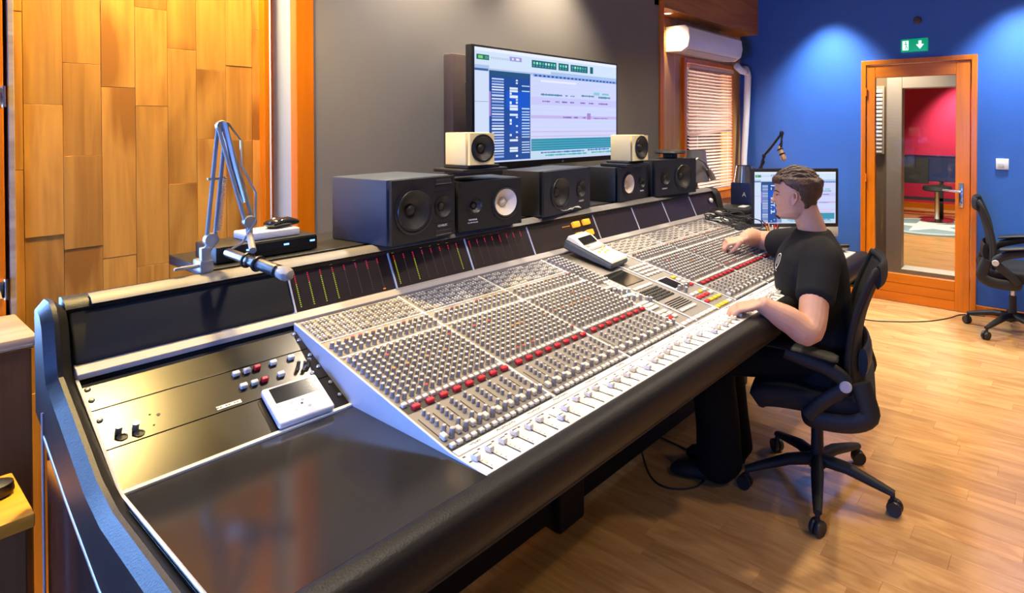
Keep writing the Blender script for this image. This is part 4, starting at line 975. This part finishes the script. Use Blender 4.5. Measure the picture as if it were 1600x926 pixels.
# side desk beyond the console with boxes and lamps
t = thing('side_desk', 'dark side desk in the far corner carrying boxes and lamps', 'desk', (4.0, 1.98, 0))
MB().rbox((0, 0, .825), (1.1, .85, .05), .004).build('top', 'black', t)
for a in (-.48, .48):
    for b in (-.36, .36): MB().bb(a - .025, a + .025, b - .025, b + .025, 0, .80).build('leg', 'black', t, 0)
t = thing('black_case', 'flat black case at the bottom of the corner pile', 'case', (3.68, 1.78, .8505)); MB().rbox((0, 0, .035), (.24, .24, .066), .006).build('body', 'black', t); MB().bb(-.11, .11, -.1225, -.119, .046, .050).build('edge_line', 'plate', t, 0)
t = thing('black_case', 'thin black case lying on top of the corner pile', 'case', (3.70, 1.80, .9205)); MB().rbox((0, 0, .016), (.24, .22, .030), .006, 2, RZ(7)).build('body', 'blackmat', t); MB().rbox((.05, -.03, .032), (.10, .05, .004), .001, 1, RZ(7)).build('paper_slip', 'white', t)
t = thing('navy_box', 'upright dark blue box with a white letter under the metal lamp shade', 'box', (3.92, 1.84, .8505)); MB().rbox((0, 0, .125), (.15, .15, .25), .006).build('body', 'navy', t)
mb = MB(); text_mb('A', .045, TR(-.0765, -.03, .17) @ RZ(-90) @ RX(90), mb); mb.build('letter', 'printwhite', t, 0)
t = thing('lamp_shade', 'polished metal lamp shade standing on the dark blue box', 'lamp shade', (3.92, 1.84, 1.1015))
MB().lathe([(.078, 0), (.060, .118), (.058, .118), (.075, .002)], 28, None, 0, False, False).build('shade', 'chrome', t); MB().lathe([(.0745, .001), (.0745, .004)], 28).build('base_disc', 'steel', t)
t = thing('desk_lamp', 'silver gooseneck desk lamp before the window blind', 'lamp', (3.50, 2.05, .8505))
MB().lathe([(.08, 0), (.08, .012), (.02, .02)], 24).build('base', 'silver', t)
MB().tube([(0, 0, .01), (0, 0, .33), (.01, -.01, .40), (.06, -.03, .43), (.13, -.045, .40), (.18, -.05, .35)], .008, 10).build('gooseneck', 'silver', t)
MB().tube([(.178, -.05, .352), (.20, -.052, .325), (.235, -.055, .28)], [.012, .018, .022], 14).build('lamp_head', 'silver', t)
t = thing('grey_lamp_shade', 'dull grey tapered lamp shade before the window blind', 'lamp shade', (3.68, 2.10, .8505))
MB().lathe([(.05, 0), (.05, .01), (.012, .016), (.012, .27)], 20).build('stem', 'silver', t)
MB().lathe([(.095, .26), (.066, .48), (.063, .48), (.092, .262)], 26, None, 0, False, False).build('shade', 'silver', t)
rg = random.Random(21)
for k in range(11):
    cx_, cy_ = 3.12 + rg.uniform(-.10, .06), 1.52 + rg.uniform(-.10, .10)
    pts = []
    a0 = rg.uniform(0, 6); rr = rg.uniform(.05, .12); 
    for j in range(16):
        q = a0 + j * rg.uniform(.38, .46)
        x_, y_ = cx_ + rr * math.cos(q) * 1.2, cy_ + rr * math.sin(q) * .9
        zb = .985 if y_ > 1.68 else .86 + max(0, (y_ - 1.40)) * .40
        pts.append((min(3.24, max(2.90, x_)), min(1.66, max(1.3, y_)), max(zb, .832 + (y_ - 1.006) * KS + .022) + .006 + .008 * (k % 4) + .006 * math.sin(j * 1.3 + k)))
    o = MB((3.1, 1.5, .9)).tube(smooth(pts, 3), .0036, 6).build('patch_cable', 'cable', None, 60, (3.1, 1.5, .9)); tag(o, 'black patch cable tangled in the heap at the far end of the console', 'cable', 'tangled patch cables')
t = thing('headset_plug', 'small grey knob plug at the end of the bridge', 'plug', (3.20, 1.728, 1.05)); MB().lathe([(.014, 0), (.016, .006), (.010, .014), (.004, .016)], 14, RX(60)).build('cap', 'capgrey', t); MB().cyl((0, .012, -.006), (0, .0, .0), .006, n=8).build('stem', 'black', t)
# ------------------------------------------------------------------ furniture at the left edge and the floor cable
t = thing('brown_cabinet', 'brown wooden cabinet with a pale top behind the end of the console', 'cabinet', (.08, 2.30, 0))
MB().bb(-.35, .25, -.12, .15, 0, .925).build('body', 'brownwood', t, 0, bevel=.004)
MB().rbox((-.05, .015, .94), (.62, .30, .028), .006).build('top', 'palewood', t)
MB().tube([(-.35, -.132, .928), (.25, -.132, .928)], .007, 8).build('front_rail', 'chrome', t)
t = thing('orange_side_table', 'orange wooden side table at the lower left corner', 'table', (.02, 1.86, 0))
MB().rbox((0, 0, .675), (.49, .25, .03), .004).build('top', 'tableorange', t)
MB().bb(-.24, .235, -.115, .115, .12, .66).build('body', 'brownwood', t, 0, bevel=.004)
for a in (-.22, .21):
    for b in (-.1, .1): MB().bb(a - .02, a + .02, b - .02, b + .02, 0, .12).build('leg', 'brownwood', t, 0)
MB().bb(-.245, .245, -.123, -.115, .30, .32).build('front_rail', 'orangeX', t, 0)
t = thing('headphones', 'black headphones lying on the orange side table', 'headphones', (.17, 1.90, .691))
MB().tube([(-.02 + .07 * math.cos(q), .01 + .05 * math.sin(q), .012) for q in [R(-20 + k * 22) for k in range(11)]], .007, 8).build('headband', 'black', t)
for s_ in (-.055, .055): MB().lathe([(.026, 0), (.030, .008), (.028, .026), (.012, .032)], 18, TR(s_, -.02, .0)).build('ear_cup', 'chrome' if s_ < 0 else 'black', t)
pts = [(4.55, 1.62, .004), (4.765, 1.409, .004), (4.815, 1.159, .004), (5.003, .878, .004), (5.204, .732, .004), (5.379, .653, .004), (5.44, .50, .004)]
tag(MB().tube(smooth(pts), .004, 6).build('floor_cable', 'cable', None, 60), 'black cable curving across the floor in front of the door', 'cable')
tag(MB().tube(smooth([(2.30, 1.62, .004), (2.1, 1.42, .004), (2.08, 1.30, .004), (2.18, 1.22, .004), (2.34, 1.30, .004), (2.4, 1.6, .004)]), .004, 6).build('floor_cable', 'cable', None, 60), 'black cable loop on the floor by the person\'s feet', 'cable')
# ------------------------------------------------------------------ swivel chairs (front local +y)
def chair(label, loc, az, legaz):
    t = thing('swivel_chair', label, 'chair', (loc[0], loc[1], 0), R(az - 90), 'black mesh swivel chairs')
    for k in range(5):
        q = R(legaz - (az - 90) + 72 * k); c, s_ = math.cos(q), math.sin(q)
        mb = MB(); mb.tube([(c * .02, s_ * .02, .125), (c * .12, s_ * .12, .122), (c * .25, s_ * .25, .092), (c * .298, s_ * .298, .080)], [(.026, .026), (.022, .026), (.016, .020), (.012, .016)], 10, up=(0, 0, 1))
        mb.cyl((c * .292, s_ * .292, .085), (c * .292, s_ * .292, .055), .009, n=8)
        lg_ = mb.build('leg', 'chairplastic', t, 50)
        u = Vector((-s_, c, 0)).normalized() if k % 2 else Vector((c * .6 - s_ * .8, s_ * .6 + c * .8, 0)).normalized(); ce = Vector((c * .30, s_ * .30, .029))
        rot = u.to_track_quat('Z', 'Y').to_matrix().to_4x4()
        mb = MB()
        for e_ in (-1, 1): mb.lathe([(.012, -.008), (.027, -.009), (.029, -.004), (.029, .004), (.027, .009), (.012, .008)], 16, TR(*(ce + u * .0125 * e_)) @ rot)
        mb.tube([ce + u * 0 + Vector((0, 0, .0)), ce + Vector((0, 0, .034))], .010, 8); mb.build('caster', 'black', lg_, 50)
    MB().lathe([(.036, .095), (.038, .135), (.026, .15), (.024, .27)], 18).build('column', 'chairplastic', t)
    MB().cyl((0, 0, .26), (0, 0, .40), .014, n=14).build('gas_lift', 'steel', t)
    MB().rbox((0, -.01, .405), (.20, .26, .05), .015, 2).build('tilt_mechanism', 'chairplastic', t)
    # seat cushion: rounded slab with waterfall front
    n = 12; vs = []; fs = []
    for i in range(n + 1):
        for j in range(n + 1):
            x_ = -.24 + .48 * i / n; y_ = -.22 + .47 * j / n
            e_ = max(0, 1 - ((abs(x_) / .245) ** 4)) ** .5; f_ = max(0, 1 - (max(0, (y_ - .05)) / .205) ** 4) ** .5
            vs.append((x_ * (.90 + .1 * f_), y_, .478 + .022 * e_ * f_ - .04 * (1 - f_)))
    for i in range(n):
        for j in range(n): a = i * (n + 1) + j; fs.append((a, a + n + 1, a + n + 2, a + 1))
    mb = MB(); mb.add(vs, fs); o = mb.build('seat', 'meshfab', t, 60); md = o.modifiers.new('s', 'SOLIDIFY'); md.thickness = .085; md.offset = -1; o.modifiers.new('b', 'BEVEL').width = .012
    # backrest: curved mesh in a frame
    def back(x_, v):
        z_ = .50 + v * .46; y_ = -.165 - .085 * v ** 1.3 - .03 * math.sin(v * math.pi) * -1 + (x_ / .22) ** 2 * .04
        return (x_ * (1 - .16 * abs(v - .45) ** 1.5), y_, z_)
    nx, nz = 12, 14; vs = []; fs = []
    for j in range(nz + 1):
        for i in range(nx + 1): vs.append(back(-.205 + .41 * i / nx, j / nz))
    for j in range(nz):
        for i in range(nx): a = j * (nx + 1) + i; fs.append((a, a + 1, a + nx + 2, a + nx + 1))
    mb = MB(); mb.add(vs, fs); o = mb.build('back_mesh', 'meshfab', t, 60); md = o.modifiers.new('s', 'SOLIDIFY'); md.thickness = .012
    loop = [back(-.215, v / 10) for v in range(11)] + [back(-.215 + .43 * k / 6, 1.0) for k in range(1, 6)] + [back(.215, 1 - v / 10) for v in range(11)] + [back(.215 - .43 * k / 6, 0) for k in range(1, 6)]
    MB().tube(loop, [(.015, .011)] * len(loop), 8, closed=True).build('back_frame', 'meshfab', t, 60)
    mb = MB(); mb.tube([Vector(back(-.19 + .38 * k / 8, .95)) + Vector((0, -.014, 0)) for k in range(9)], [(.045, .012)] * 9, 12, up=(0, 0, 1)); mb.build('head_band', 'meshfab', t, 60)
    mb = MB(); mb.tube([Vector(back(-.15 + .30 * k / 8, .22)) + Vector((0, -.035, 0)) for k in range(9)], [(.055, .018)] * 9, 12, up=(0, 0, 1)); mb.build('lumbar_pad', 'chairplastic', t, 60)
    for s_ in (-1, 1):
        # curved side bracket that carries seat and back
        mb = MB(); mb.tube(smooth([(s_ * .10, .03, .405), (s_ * .215, .03, .400), (s_ * .245, -.02, .398), (s_ * .25, -.13, .405), (s_ * .25, -.195, .44), (s_ * .248, -.185, .50), (s_ * .245, -.165, .56)], 4), [(.036, .016)] * 25, 10, up=(0, 0, 1)); mb.build('side_bracket', 'chairplastic', t, 60)
        mb = MB(); mb.tube(smooth([(s_ * .252, .02, .41), (s_ * .258, -.03, .47), (s_ * .258, -.115, .548), (s_ * .258, -.06, .60), (s_ * .262, .03, .628), (s_ * .265, .10, .650)], 4), [(.028, .014)] * 21, 10, up=(0, 1, 0)); am = mb.build('armrest', 'chairplastic', t, 60)
        mb = MB(); mb.tube(smooth([(s_ * .265, -.09, .644), (s_ * .265, .03, .664), (s_ * .265, .13, .675), (s_ * .262, .21, .675), (s_ * .255, .25, .668)], 4), [(.010, .026)] + [(.013, .040)] * 14 + [(.012, .036), (.008, .02)], 12, up=(0, 0, 1)); mb.build('arm_pad', 'chairplastic', am, 60)
        MB().lathe([(.022, 0), (.022, .010), (.018, .014)], 20, TR(s_ * .262, -.115, .548) @ RY(90 * s_)).build('pivot_cap', 'capgrey', t)
    return t
chair('black mesh swivel chair the person sits on', (2.448, .821), 105, 199)
chair('empty black mesh swivel chair against the blue wall by the door', (5.13, .30), -84, 80)
# ------------------------------------------------------------------ the person
FW = Vector((math.cos(R(119)), math.sin(R(119)), 0)); LF = Vector((-FW.y, FW.x, 0)); UPV = Vector((0, 0, 1))
def remesh(o, vox, sm=4, fac=.5):
    r_ = o.modifiers.new('remesh', 'REMESH'); r_.mode = 'VOXEL'; r_.voxel_size = vox; r_.use_smooth_shade = True
    if sm: s_ = o.modifiers.new('smooth', 'SMOOTH'); s_.iterations = sm; s_.factor = fac
def limb(mb, pts, rad, n=16, k=5):
    P = smooth(pts, k); m_ = len(pts) - 1; rr = []
    for i in range(len(P)):
        q = min(i / k, m_ - 1e-6); a = int(q); f = q - a; f = f * f * (3 - 2 * f); rr.append(rad[a] * (1 - f) + rad[a + 1] * f)
    # round ends
    P = [P[0] - (P[1] - P[0]).normalized() * rr[0] * .5] + P + [P[-1] + (P[-1] - P[-2]).normalized() * rr[-1] * .5]; rr = [rr[0] * .6] + rr + [rr[-1] * .6]
    mb.tube(P, rr, n)
def rings(mb, secs, n=28):
    """torso sections: centre, half width (side), half depth (front-back)"""
    vs = []; fs = []
    for c, a, b in secs:
        for j in range(n):
            q = 2 * math.pi * j / n; cq, sq = math.cos(q), math.sin(q)
            vs.append(Vector(c) + LF * (a * math.copysign(abs(cq) ** .85, cq)) + FW * (b * math.copysign(abs(sq) ** .85, sq)))
    for i in range(len(secs) - 1):
        for j in range(n): j2 = (j + 1) % n; fs.append((i * n + j, i * n + j2, (i + 1) * n + j2, (i + 1) * n + j))
    fs.append(tuple(range(n - 1, -1, -1))); fs.append(tuple((len(secs) - 1) * n + j for j in range(n)))
    mb.add(vs, fs)
PO = (2.45, .80, .46)
body = MB(PO)
# head: profile functions over height h (0 chin .. 1 crown)
HC = Vector((2.412, .905, 1.115)); HF = Vector((math.cos(R(110)), math.sin(R(110)), 0)); HL = Vector((-HF.y, HF.x, 0)); HH = .205
tilt = R(3)
def interp(tab, h):
    for (a, va), (b, vb) in zip(tab[:-1], tab[1:]):
        if h <= b:
            f = (h - a) / (b - a); f = f * f * (3 - 2 * f); return va + (vb - va) * f
    return tab[-1][1]
FR = [(0, .060), (.05, .071), (.10, .071), (.145, .068), (.20, .075), (.25, .074), (.33, .076), (.47, .079), (.60, .082), (.72, .084), (.82, .076), (.90, .056), (.96, .030), (1, .004)]
BK = [(0, .020), (.08, .042), (.2, .062), (.35, .085), (.5, .099), (.65, .104), (.78, .099), (.88, .078), (.95, .046), (1, .004)]
WD = [(0, .026), (.06, .042), (.15, .054), (.3, .063), (.45, .070), (.6, .074), (.72, .073), (.82, .065), (.9, .048), (.96, .026), (1, .003)]
def headp(th, h, off=0, face=True):
    f, b, w = interp(FR, h), interp(BK, h), interp(WD, h)
    c, s_ = math.cos(th), math.sin(th); f += off; b += off; w += off
    x_ = (f if c > 0 else b) * math.copysign(abs(c) ** (.92 if c > 0 else 1), c); y_ = w * math.copysign(abs(s_) ** .9, s_)
    if face and c > 0:
        a = th if th < math.pi else th - 2 * math.pi
        nz = math.exp(-(a / .22) ** 2)
        nose = .0235 * math.exp(-((h - .345) / .042) ** 2) + (.013 * math.sin(math.pi * (.56 - h) / .23) if .33 <= h <= .56 else 0)
        lips = .007 * math.exp(-((h - .218) / .020) ** 2) + .0065 * math.exp(-((h - .168) / .020) ** 2)
        brow = .0045 * math.exp(-((h - .555) / .03) ** 2)
        eye = -.009 * math.exp(-((h - .485) / .032) ** 2) * math.exp(-((abs(a) - .42) / .20) ** 2)
        x_ += nose * nz + lips * math.exp(-(a / .42) ** 2) + brow * math.exp(-(a / .7) ** 2) + eye + .006 * math.exp(-((h - .08) / .05) ** 2) * math.exp(-(a / .35) ** 2)
    z_ = h * HH
    x2 = x_ * math.cos(tilt) - (z_ - .1) * math.sin(tilt) * -1 * 0; 
    return HC + HF * x_ + HL * y_ + UPV * z_
def headmesh(mb, offf, face=True, nh=44, nt=64):
    vs = []; fs = []
    for i in range(nh + 1):
        h = i / nh
        for j in range(nt):
            th = 2 * math.pi * j / nt; vs.append(headp(th, h, offf(th, h), face))
    for i in range(nh):
        for j in range(nt): j2 = (j + 1) % nt; fs.append((i * nt + j, i * nt + j2, (i + 1) * nt + j2, (i + 1) * nt + j))
    fs.append(tuple(range(nt - 1, -1, -1))); fs.append(tuple(nh * nt + j for j in range(nt)))
    mb.add(vs, fs)
headmesh(body, lambda t_, h: 0)
# ears
for s_ in (1, -1):
    ec = HC + HL * (.072 * s_) + HF * .008 + UPV * (.44 * HH)
    e = [ec + UPV * (.027 * math.sin(q) + .002) - HF * (.015 * math.cos(q) + .006 * math.sin(q)) + HL * s_ * (.007 + .005 * max(0, math.cos(q))) for q in [2 * math.pi * k / 16 for k in range(16)]]
    body.tube(e, .0038, 8, closed=True)
    body.tube([ec - UPV * .026 + HL * s_ * .004, ec + HL * s_ * .002, ec + UPV * .024 + HL * s_ * .003], [.006, .009, .006], 10)
# neck and trunk
limb(body, [(2.452, .838, 1.02), (2.447, .848, 1.08), (2.432, .866, 1.14), (2.422, .880, 1.19)], [.066, .056, .053, .056], 20)
rings(body, [((2.452, .815, .60), .13, .095), ((2.44, .83, .80), .15, .10), ((2.436, .84, .94), .16, .105), ((2.442, .838, 1.0), .145, .085), ((2.45, .838, 1.045), .07, .06)])
# arms
LS, LE, LW = (2.285, .755, .99), (2.085, .728, .775), (1.972, .862, .872)
RS, RE, RW = (2.62, .945, .98), (2.795, 1.225, .930), (2.614, 1.232, .964)
limb(body, [LS, (2.195, .745, .90), LE, (2.035, .785, .815), LW], [.060, .055, .050, .047, .029], 18)
limb(body, [RS, (2.712, 1.085, .950), RE, (2.71, 1.235, .958), RW], [.058, .052, .046, .043, .028], 18)
def hand(W_, d, nrm, side, curls, thumb, spread=.0):
    """W_ wrist, d along the hand, nrm back of the hand, side towards the thumb"""
    W_ = Vector(W_); d = Vector(d).normalized(); nrm = Vector(nrm); nrm = (nrm - d * nrm.dot(d)).normalized(); sd = d.cross(nrm) * side
    body.tube([W_ - d * .02, W_ + d * .015, W_ + d * .05, W_ + d * .085], [(.019, .024), (.016, .030), (.0145, .040), (.011, .039)], 16, up=nrm)
    tips = []
    for k, (o_, ln) in enumerate(((.028, .070), (.0095, .079), (-.0095, .074), (-.027, .059))):
        p = W_ + d * .078 + sd * o_; a = curls[k][0]; pts = [p - d * .02, p]; dirv = d
        for seg, f_ in enumerate((.45, .32, .25)):
            ang = R(sum(curls[k][:seg + 1])); dv = d * math.cos(ang) - nrm * math.sin(ang) + sd * (spread * o_ * 4)
            p = p + dv.normalized() * ln * f_; pts.append(p)
        body.tube(pts + [pts[-1] + (pts[-1] - pts[-2]).normalized() * .004], [.0100, .0098, .0092, .0084, .0074, .0045], 12); tips.append(p)
    p = W_ + d * .022 + sd * .026; pts = [p - sd * .01, p]
    for v, ln in thumb: dv = (d * v[0] + sd * v[1] + nrm * v[2]).normalized(); p = p + dv * ln; pts.append(p)
    body.tube(pts + [pts[-1] + (pts[-1] - pts[-2]).normalized() * .004], [.013, .0145, .0115, .0100, .0085, .005][:len(pts) + 1], 12)
    return tips
lt = hand(LW, (-.52, .80, -.16), (0, -.1, 1), 1, [(22, 38, 25), (20, 36, 25), (22, 38, 28), (28, 42, 30)], [((.75, .6, -.35), .034), ((.9, .25, -.45), .028), ((.95, 0, -.4), .020)])
rt = hand(RW, (-.62, .76, -.20), (-.1, -.15, 1), -1, [(38, 40, 30), (40, 48, 34), (46, 52, 36), (52, 52, 36)], [((.8, .35, -.5), .034), ((.85, -.05, -.6), .028), ((.8, -.25, -.55), .020)])
per = body.build('person', 'skin', None, 60, PO); remesh(per, .0034, 3, .45)
tag(per, 'person in black t-shirt seated at the console, one hand on faders, other reaching to knobs', 'person')
# shirt
sh = MB(PO)
rings(sh, [((2.452, .805, .47), .175, .125), ((2.448, .812, .56), .176, .135), ((2.440, .828, .68), .178, .145), ((2.430, .838, .80), .186, .148), ((2.426, .846, .92), .194, .144), ((2.430, .845, .975), .190, .130), ((2.438, .842, 1.015), .165, .108), ((2.446, .842, 1.05), .112, .084), ((2.45, .843, 1.072), .076, .068)])
limb(sh, [(2.37, .79, .992), (2.288, .757, .985), (2.238, .748, .935), (2.175, .740, .865)], [.072, .077, .076, .072], 18)
limb(sh, [(2.53, .89, .992), (2.61, .94, .980), (2.672, 1.025, .955), (2.728, 1.115, .936)], [.072, .077, .075, .071], 18)
so_ = sh.build('t_shirt', 'shirt', per, 60); remesh(so_, .007, 5)
# chest emblem: an oval ring with strokes over a short printed line; a small print at the back hem
def wrap(o, tgt, off=.0015):
    w_ = o.modifiers.new('wrap', 'SHRINKWRAP'); w_.target = tgt; w_.wrap_method = 'NEAREST_SURFACEPOINT'; w_.wrap_mode = 'ABOVE_SURFACE'; w_.offset = off
ec = Vector((2.325, .955, .955)); en = (FW * .85 + LF * .53).normalized(); es_ = UPV.cross(en).normalized()
def epos(a, b): return ec + es_ * a + UPV * b
em = MB(PO)
em.tube([epos(.030 * math.cos(q), .036 * math.sin(q)) for q in [2 * math.pi * k / 28 for k in range(28)]], .0030, 6, closed=True)
em.tube([epos(-.008, -.018), epos(-.010, .0), epos(-.004, .016), epos(.006, .016), epos(.008, .004), epos(.002, -.004), epos(.008, -.016)], .0020, 6)
em.tube([epos(.006, .016), epos(.014, .006), epos(.012, -.012)], .0016, 6)
em.tube([epos(-.016, -.045), epos(.016, -.045)], .0018, 6)
o = em.build('shirt_emblem', 'printwhite', so_, 60); wrap(o, so_)
em = MB(PO); bc = Vector((2.47, .66, .70))
em.tube([bc + Vector((-.01, 0, .008)), bc + Vector((0, -.005, -.008)), bc + Vector((.01, 0, .008))], .003, 6); o = em.build('shirt_print', 'printwhite', so_, 60); wrap(o, so_)
# trousers, shoes
tr = MB(PO)
rings(tr, [((2.452, .80, .485), .165, .12), ((2.452, .805, .53), .165, .118), ((2.45, .81, .60), .15, .11)])
limb(tr, [(2.37, .79, .575), (2.29, .95, .575), (2.215, 1.15, .545), (2.215, 1.18, .46), (2.235, 1.17, .25), (2.25, 1.17, .07)], [.095, .090, .084, .090, .092, .098], 18)
limb(tr, [(2.54, .84, .575), (2.47, 1.00, .575), (2.40, 1.20, .545), (2.40, 1.22, .46), (2.405, 1.20, .25), (2.40, 1.18, .07)], [.095, .090, .080, .082, .080, .088], 18)
to = tr.build('trousers', 'cloth', per, 60); remesh(to, .010, 4)
for (x_, y_) in ((2.235, 1.20), (2.385, 1.21)):
    s_ = MB(PO); fd = Vector((-.30, .95, 0)); c0 = Vector((x_, y_, .0))
    s_.tube([c0 - fd * .09 + UPV * .035, c0 - fd * .06 + UPV * .042, c0 + UPV * .04, c0 + fd * .08 + UPV * .034, c0 + fd * .15 + UPV * .028, c0 + fd * .175 + UPV * .022], [(.020, .022), (.040, .034), (.038, .038), (.032, .044), (.026, .038), (.012, .018)], 16, up=UPV)
    s_.build('shoe', 'blackmat', per, 60)
# hair: rises out of the scalp above the hairline, short at sides and nape
def hoff(t_, h):
    a = t_ if t_ < math.pi else t_ - 2 * math.pi; a = abs(a)                      # 0 front .. pi back
    line = interp([(0, .83), (.45, .83), (.75, .79), (1.0, .74), (1.25, .66), (1.50, .60), (1.70, .54), (1.85, .36), (2.2, .17), (3.2, .14)], a)
    e_ = (h - line) / .07
    if e_ <= 0: return -.012
    e_ = min(1, e_); top = interp([(0, -.001), (.45, .001), (.62, .005), (.80, .010), (1, .012)], h)
    return -.012 + e_ * (.015 + top + .002 * math.sin(a * 9 + h * 23))
hr = MB(PO); headmesh(hr, hoff, False, 60, 96)
rg = random.Random(17)
def topz(x_, y_):
    h = 1.0
    while h > .45:
        F_ = interp(FR if x_ > 0 else BK, h); W_ = interp(WD, h)
        if (x_ / F_) ** 2 + (y_ / W_) ** 2 <= 1: return h
        h -= .01
    return None
for k in range(330):        # locks combed forward over the crown into the fringe
    y_ = rg.gauss(0, .034); y_ = max(-.066, min(.066, y_)); x0 = rg.uniform(-.095, .045); ln = rg.uniform(.05, .085); of = rg.uniform(.008, .019); dr_ = rg.uniform(-.3, .3)
    pts = []
    for j in range(7):
        f = j / 6; xx = x0 + ln * f; yy = y_ * (1 + .25 * f) + .012 * dr_ * f; h = topz(xx, yy)
        if h is None or h < .70:
            if len(pts) >= 3: pts.append(pts[-1] + HF * .006 - UPV * .006)
            break
        pts.append(HC + HF * xx + HL * yy + UPV * (h * HH + of * (.35 + .65 * math.sin(min(1, f * 1.3 + .15) * 2.2))))
    if len(pts) >= 4:
        n_ = len(pts); hr.tube(pts, [.0045 * math.sin(math.pi * (.18 + .80 * q / (n_ - 1))) + .0004 for q in range(n_)], 5)
for k in range(40):         # fringe tips over the forehead
    a = rg.uniform(-.85, .85); o_ = rg.uniform(.004, .011); da = rg.uniform(-.08, .08)
    hr.tube([headp((a + da * q / 4) % (2 * math.pi), .90 - .045 * q, o_ + .003 * math.sin(q), False) for q in range(5)], [.003, .0055, .005, .0035, .0006], 5)
hr.build('hair', 'hair', per, 70)
# eyebrow, eye and the small beard at the chin
for s_ in (1, -1):
    MB(PO).tube([headp((s_ * q) % (2 * math.pi), h, .001) for q, h in ((.22, .560), (.40, .580), (.62, .570), (.78, .545))], [.0016, .003, .0026, .001], 6).build('eyebrow', 'hair', per)
    ep = headp((s_ * .40) % (2 * math.pi), .485, -.004); e_ = MB(PO); e_.lathe([(.0005, -.0105), (.006, -.0085), (.0105, 0), (.006, .0085), (.0005, .0105)], 14, TR(*ep)); e_.build('eye', 'white', per, 60)
    MB(PO).tube([headp((s_ * q) % (2 * math.pi), h, .0015) for q, h in ((.24, .485), (.40, .502), (.58, .485))], [.001, .0018, .001], 6).build('eyelash', 'hair', per)
    pi_ = ep + HF * .0095 + HL * s_ * .002; e_ = MB(PO); e_.lathe([(.0045, -.001), (.0042, .001), (.002, .0014)], 12, TR(*pi_) @ HF.to_track_quat('Z', 'Y').to_matrix().to_4x4()); e_.build('iris', 'brownwood', per)
bd = MB(PO)
for k in range(40):
    a = rg.uniform(-.40, .40); h = rg.uniform(.0, .07); p = headp(a % (2 * math.pi), h, .0); bd.tube([p, p + HF * .004 - UPV * .006], [.0025, .0006], 5)
bd.build('beard', 'hair', per)
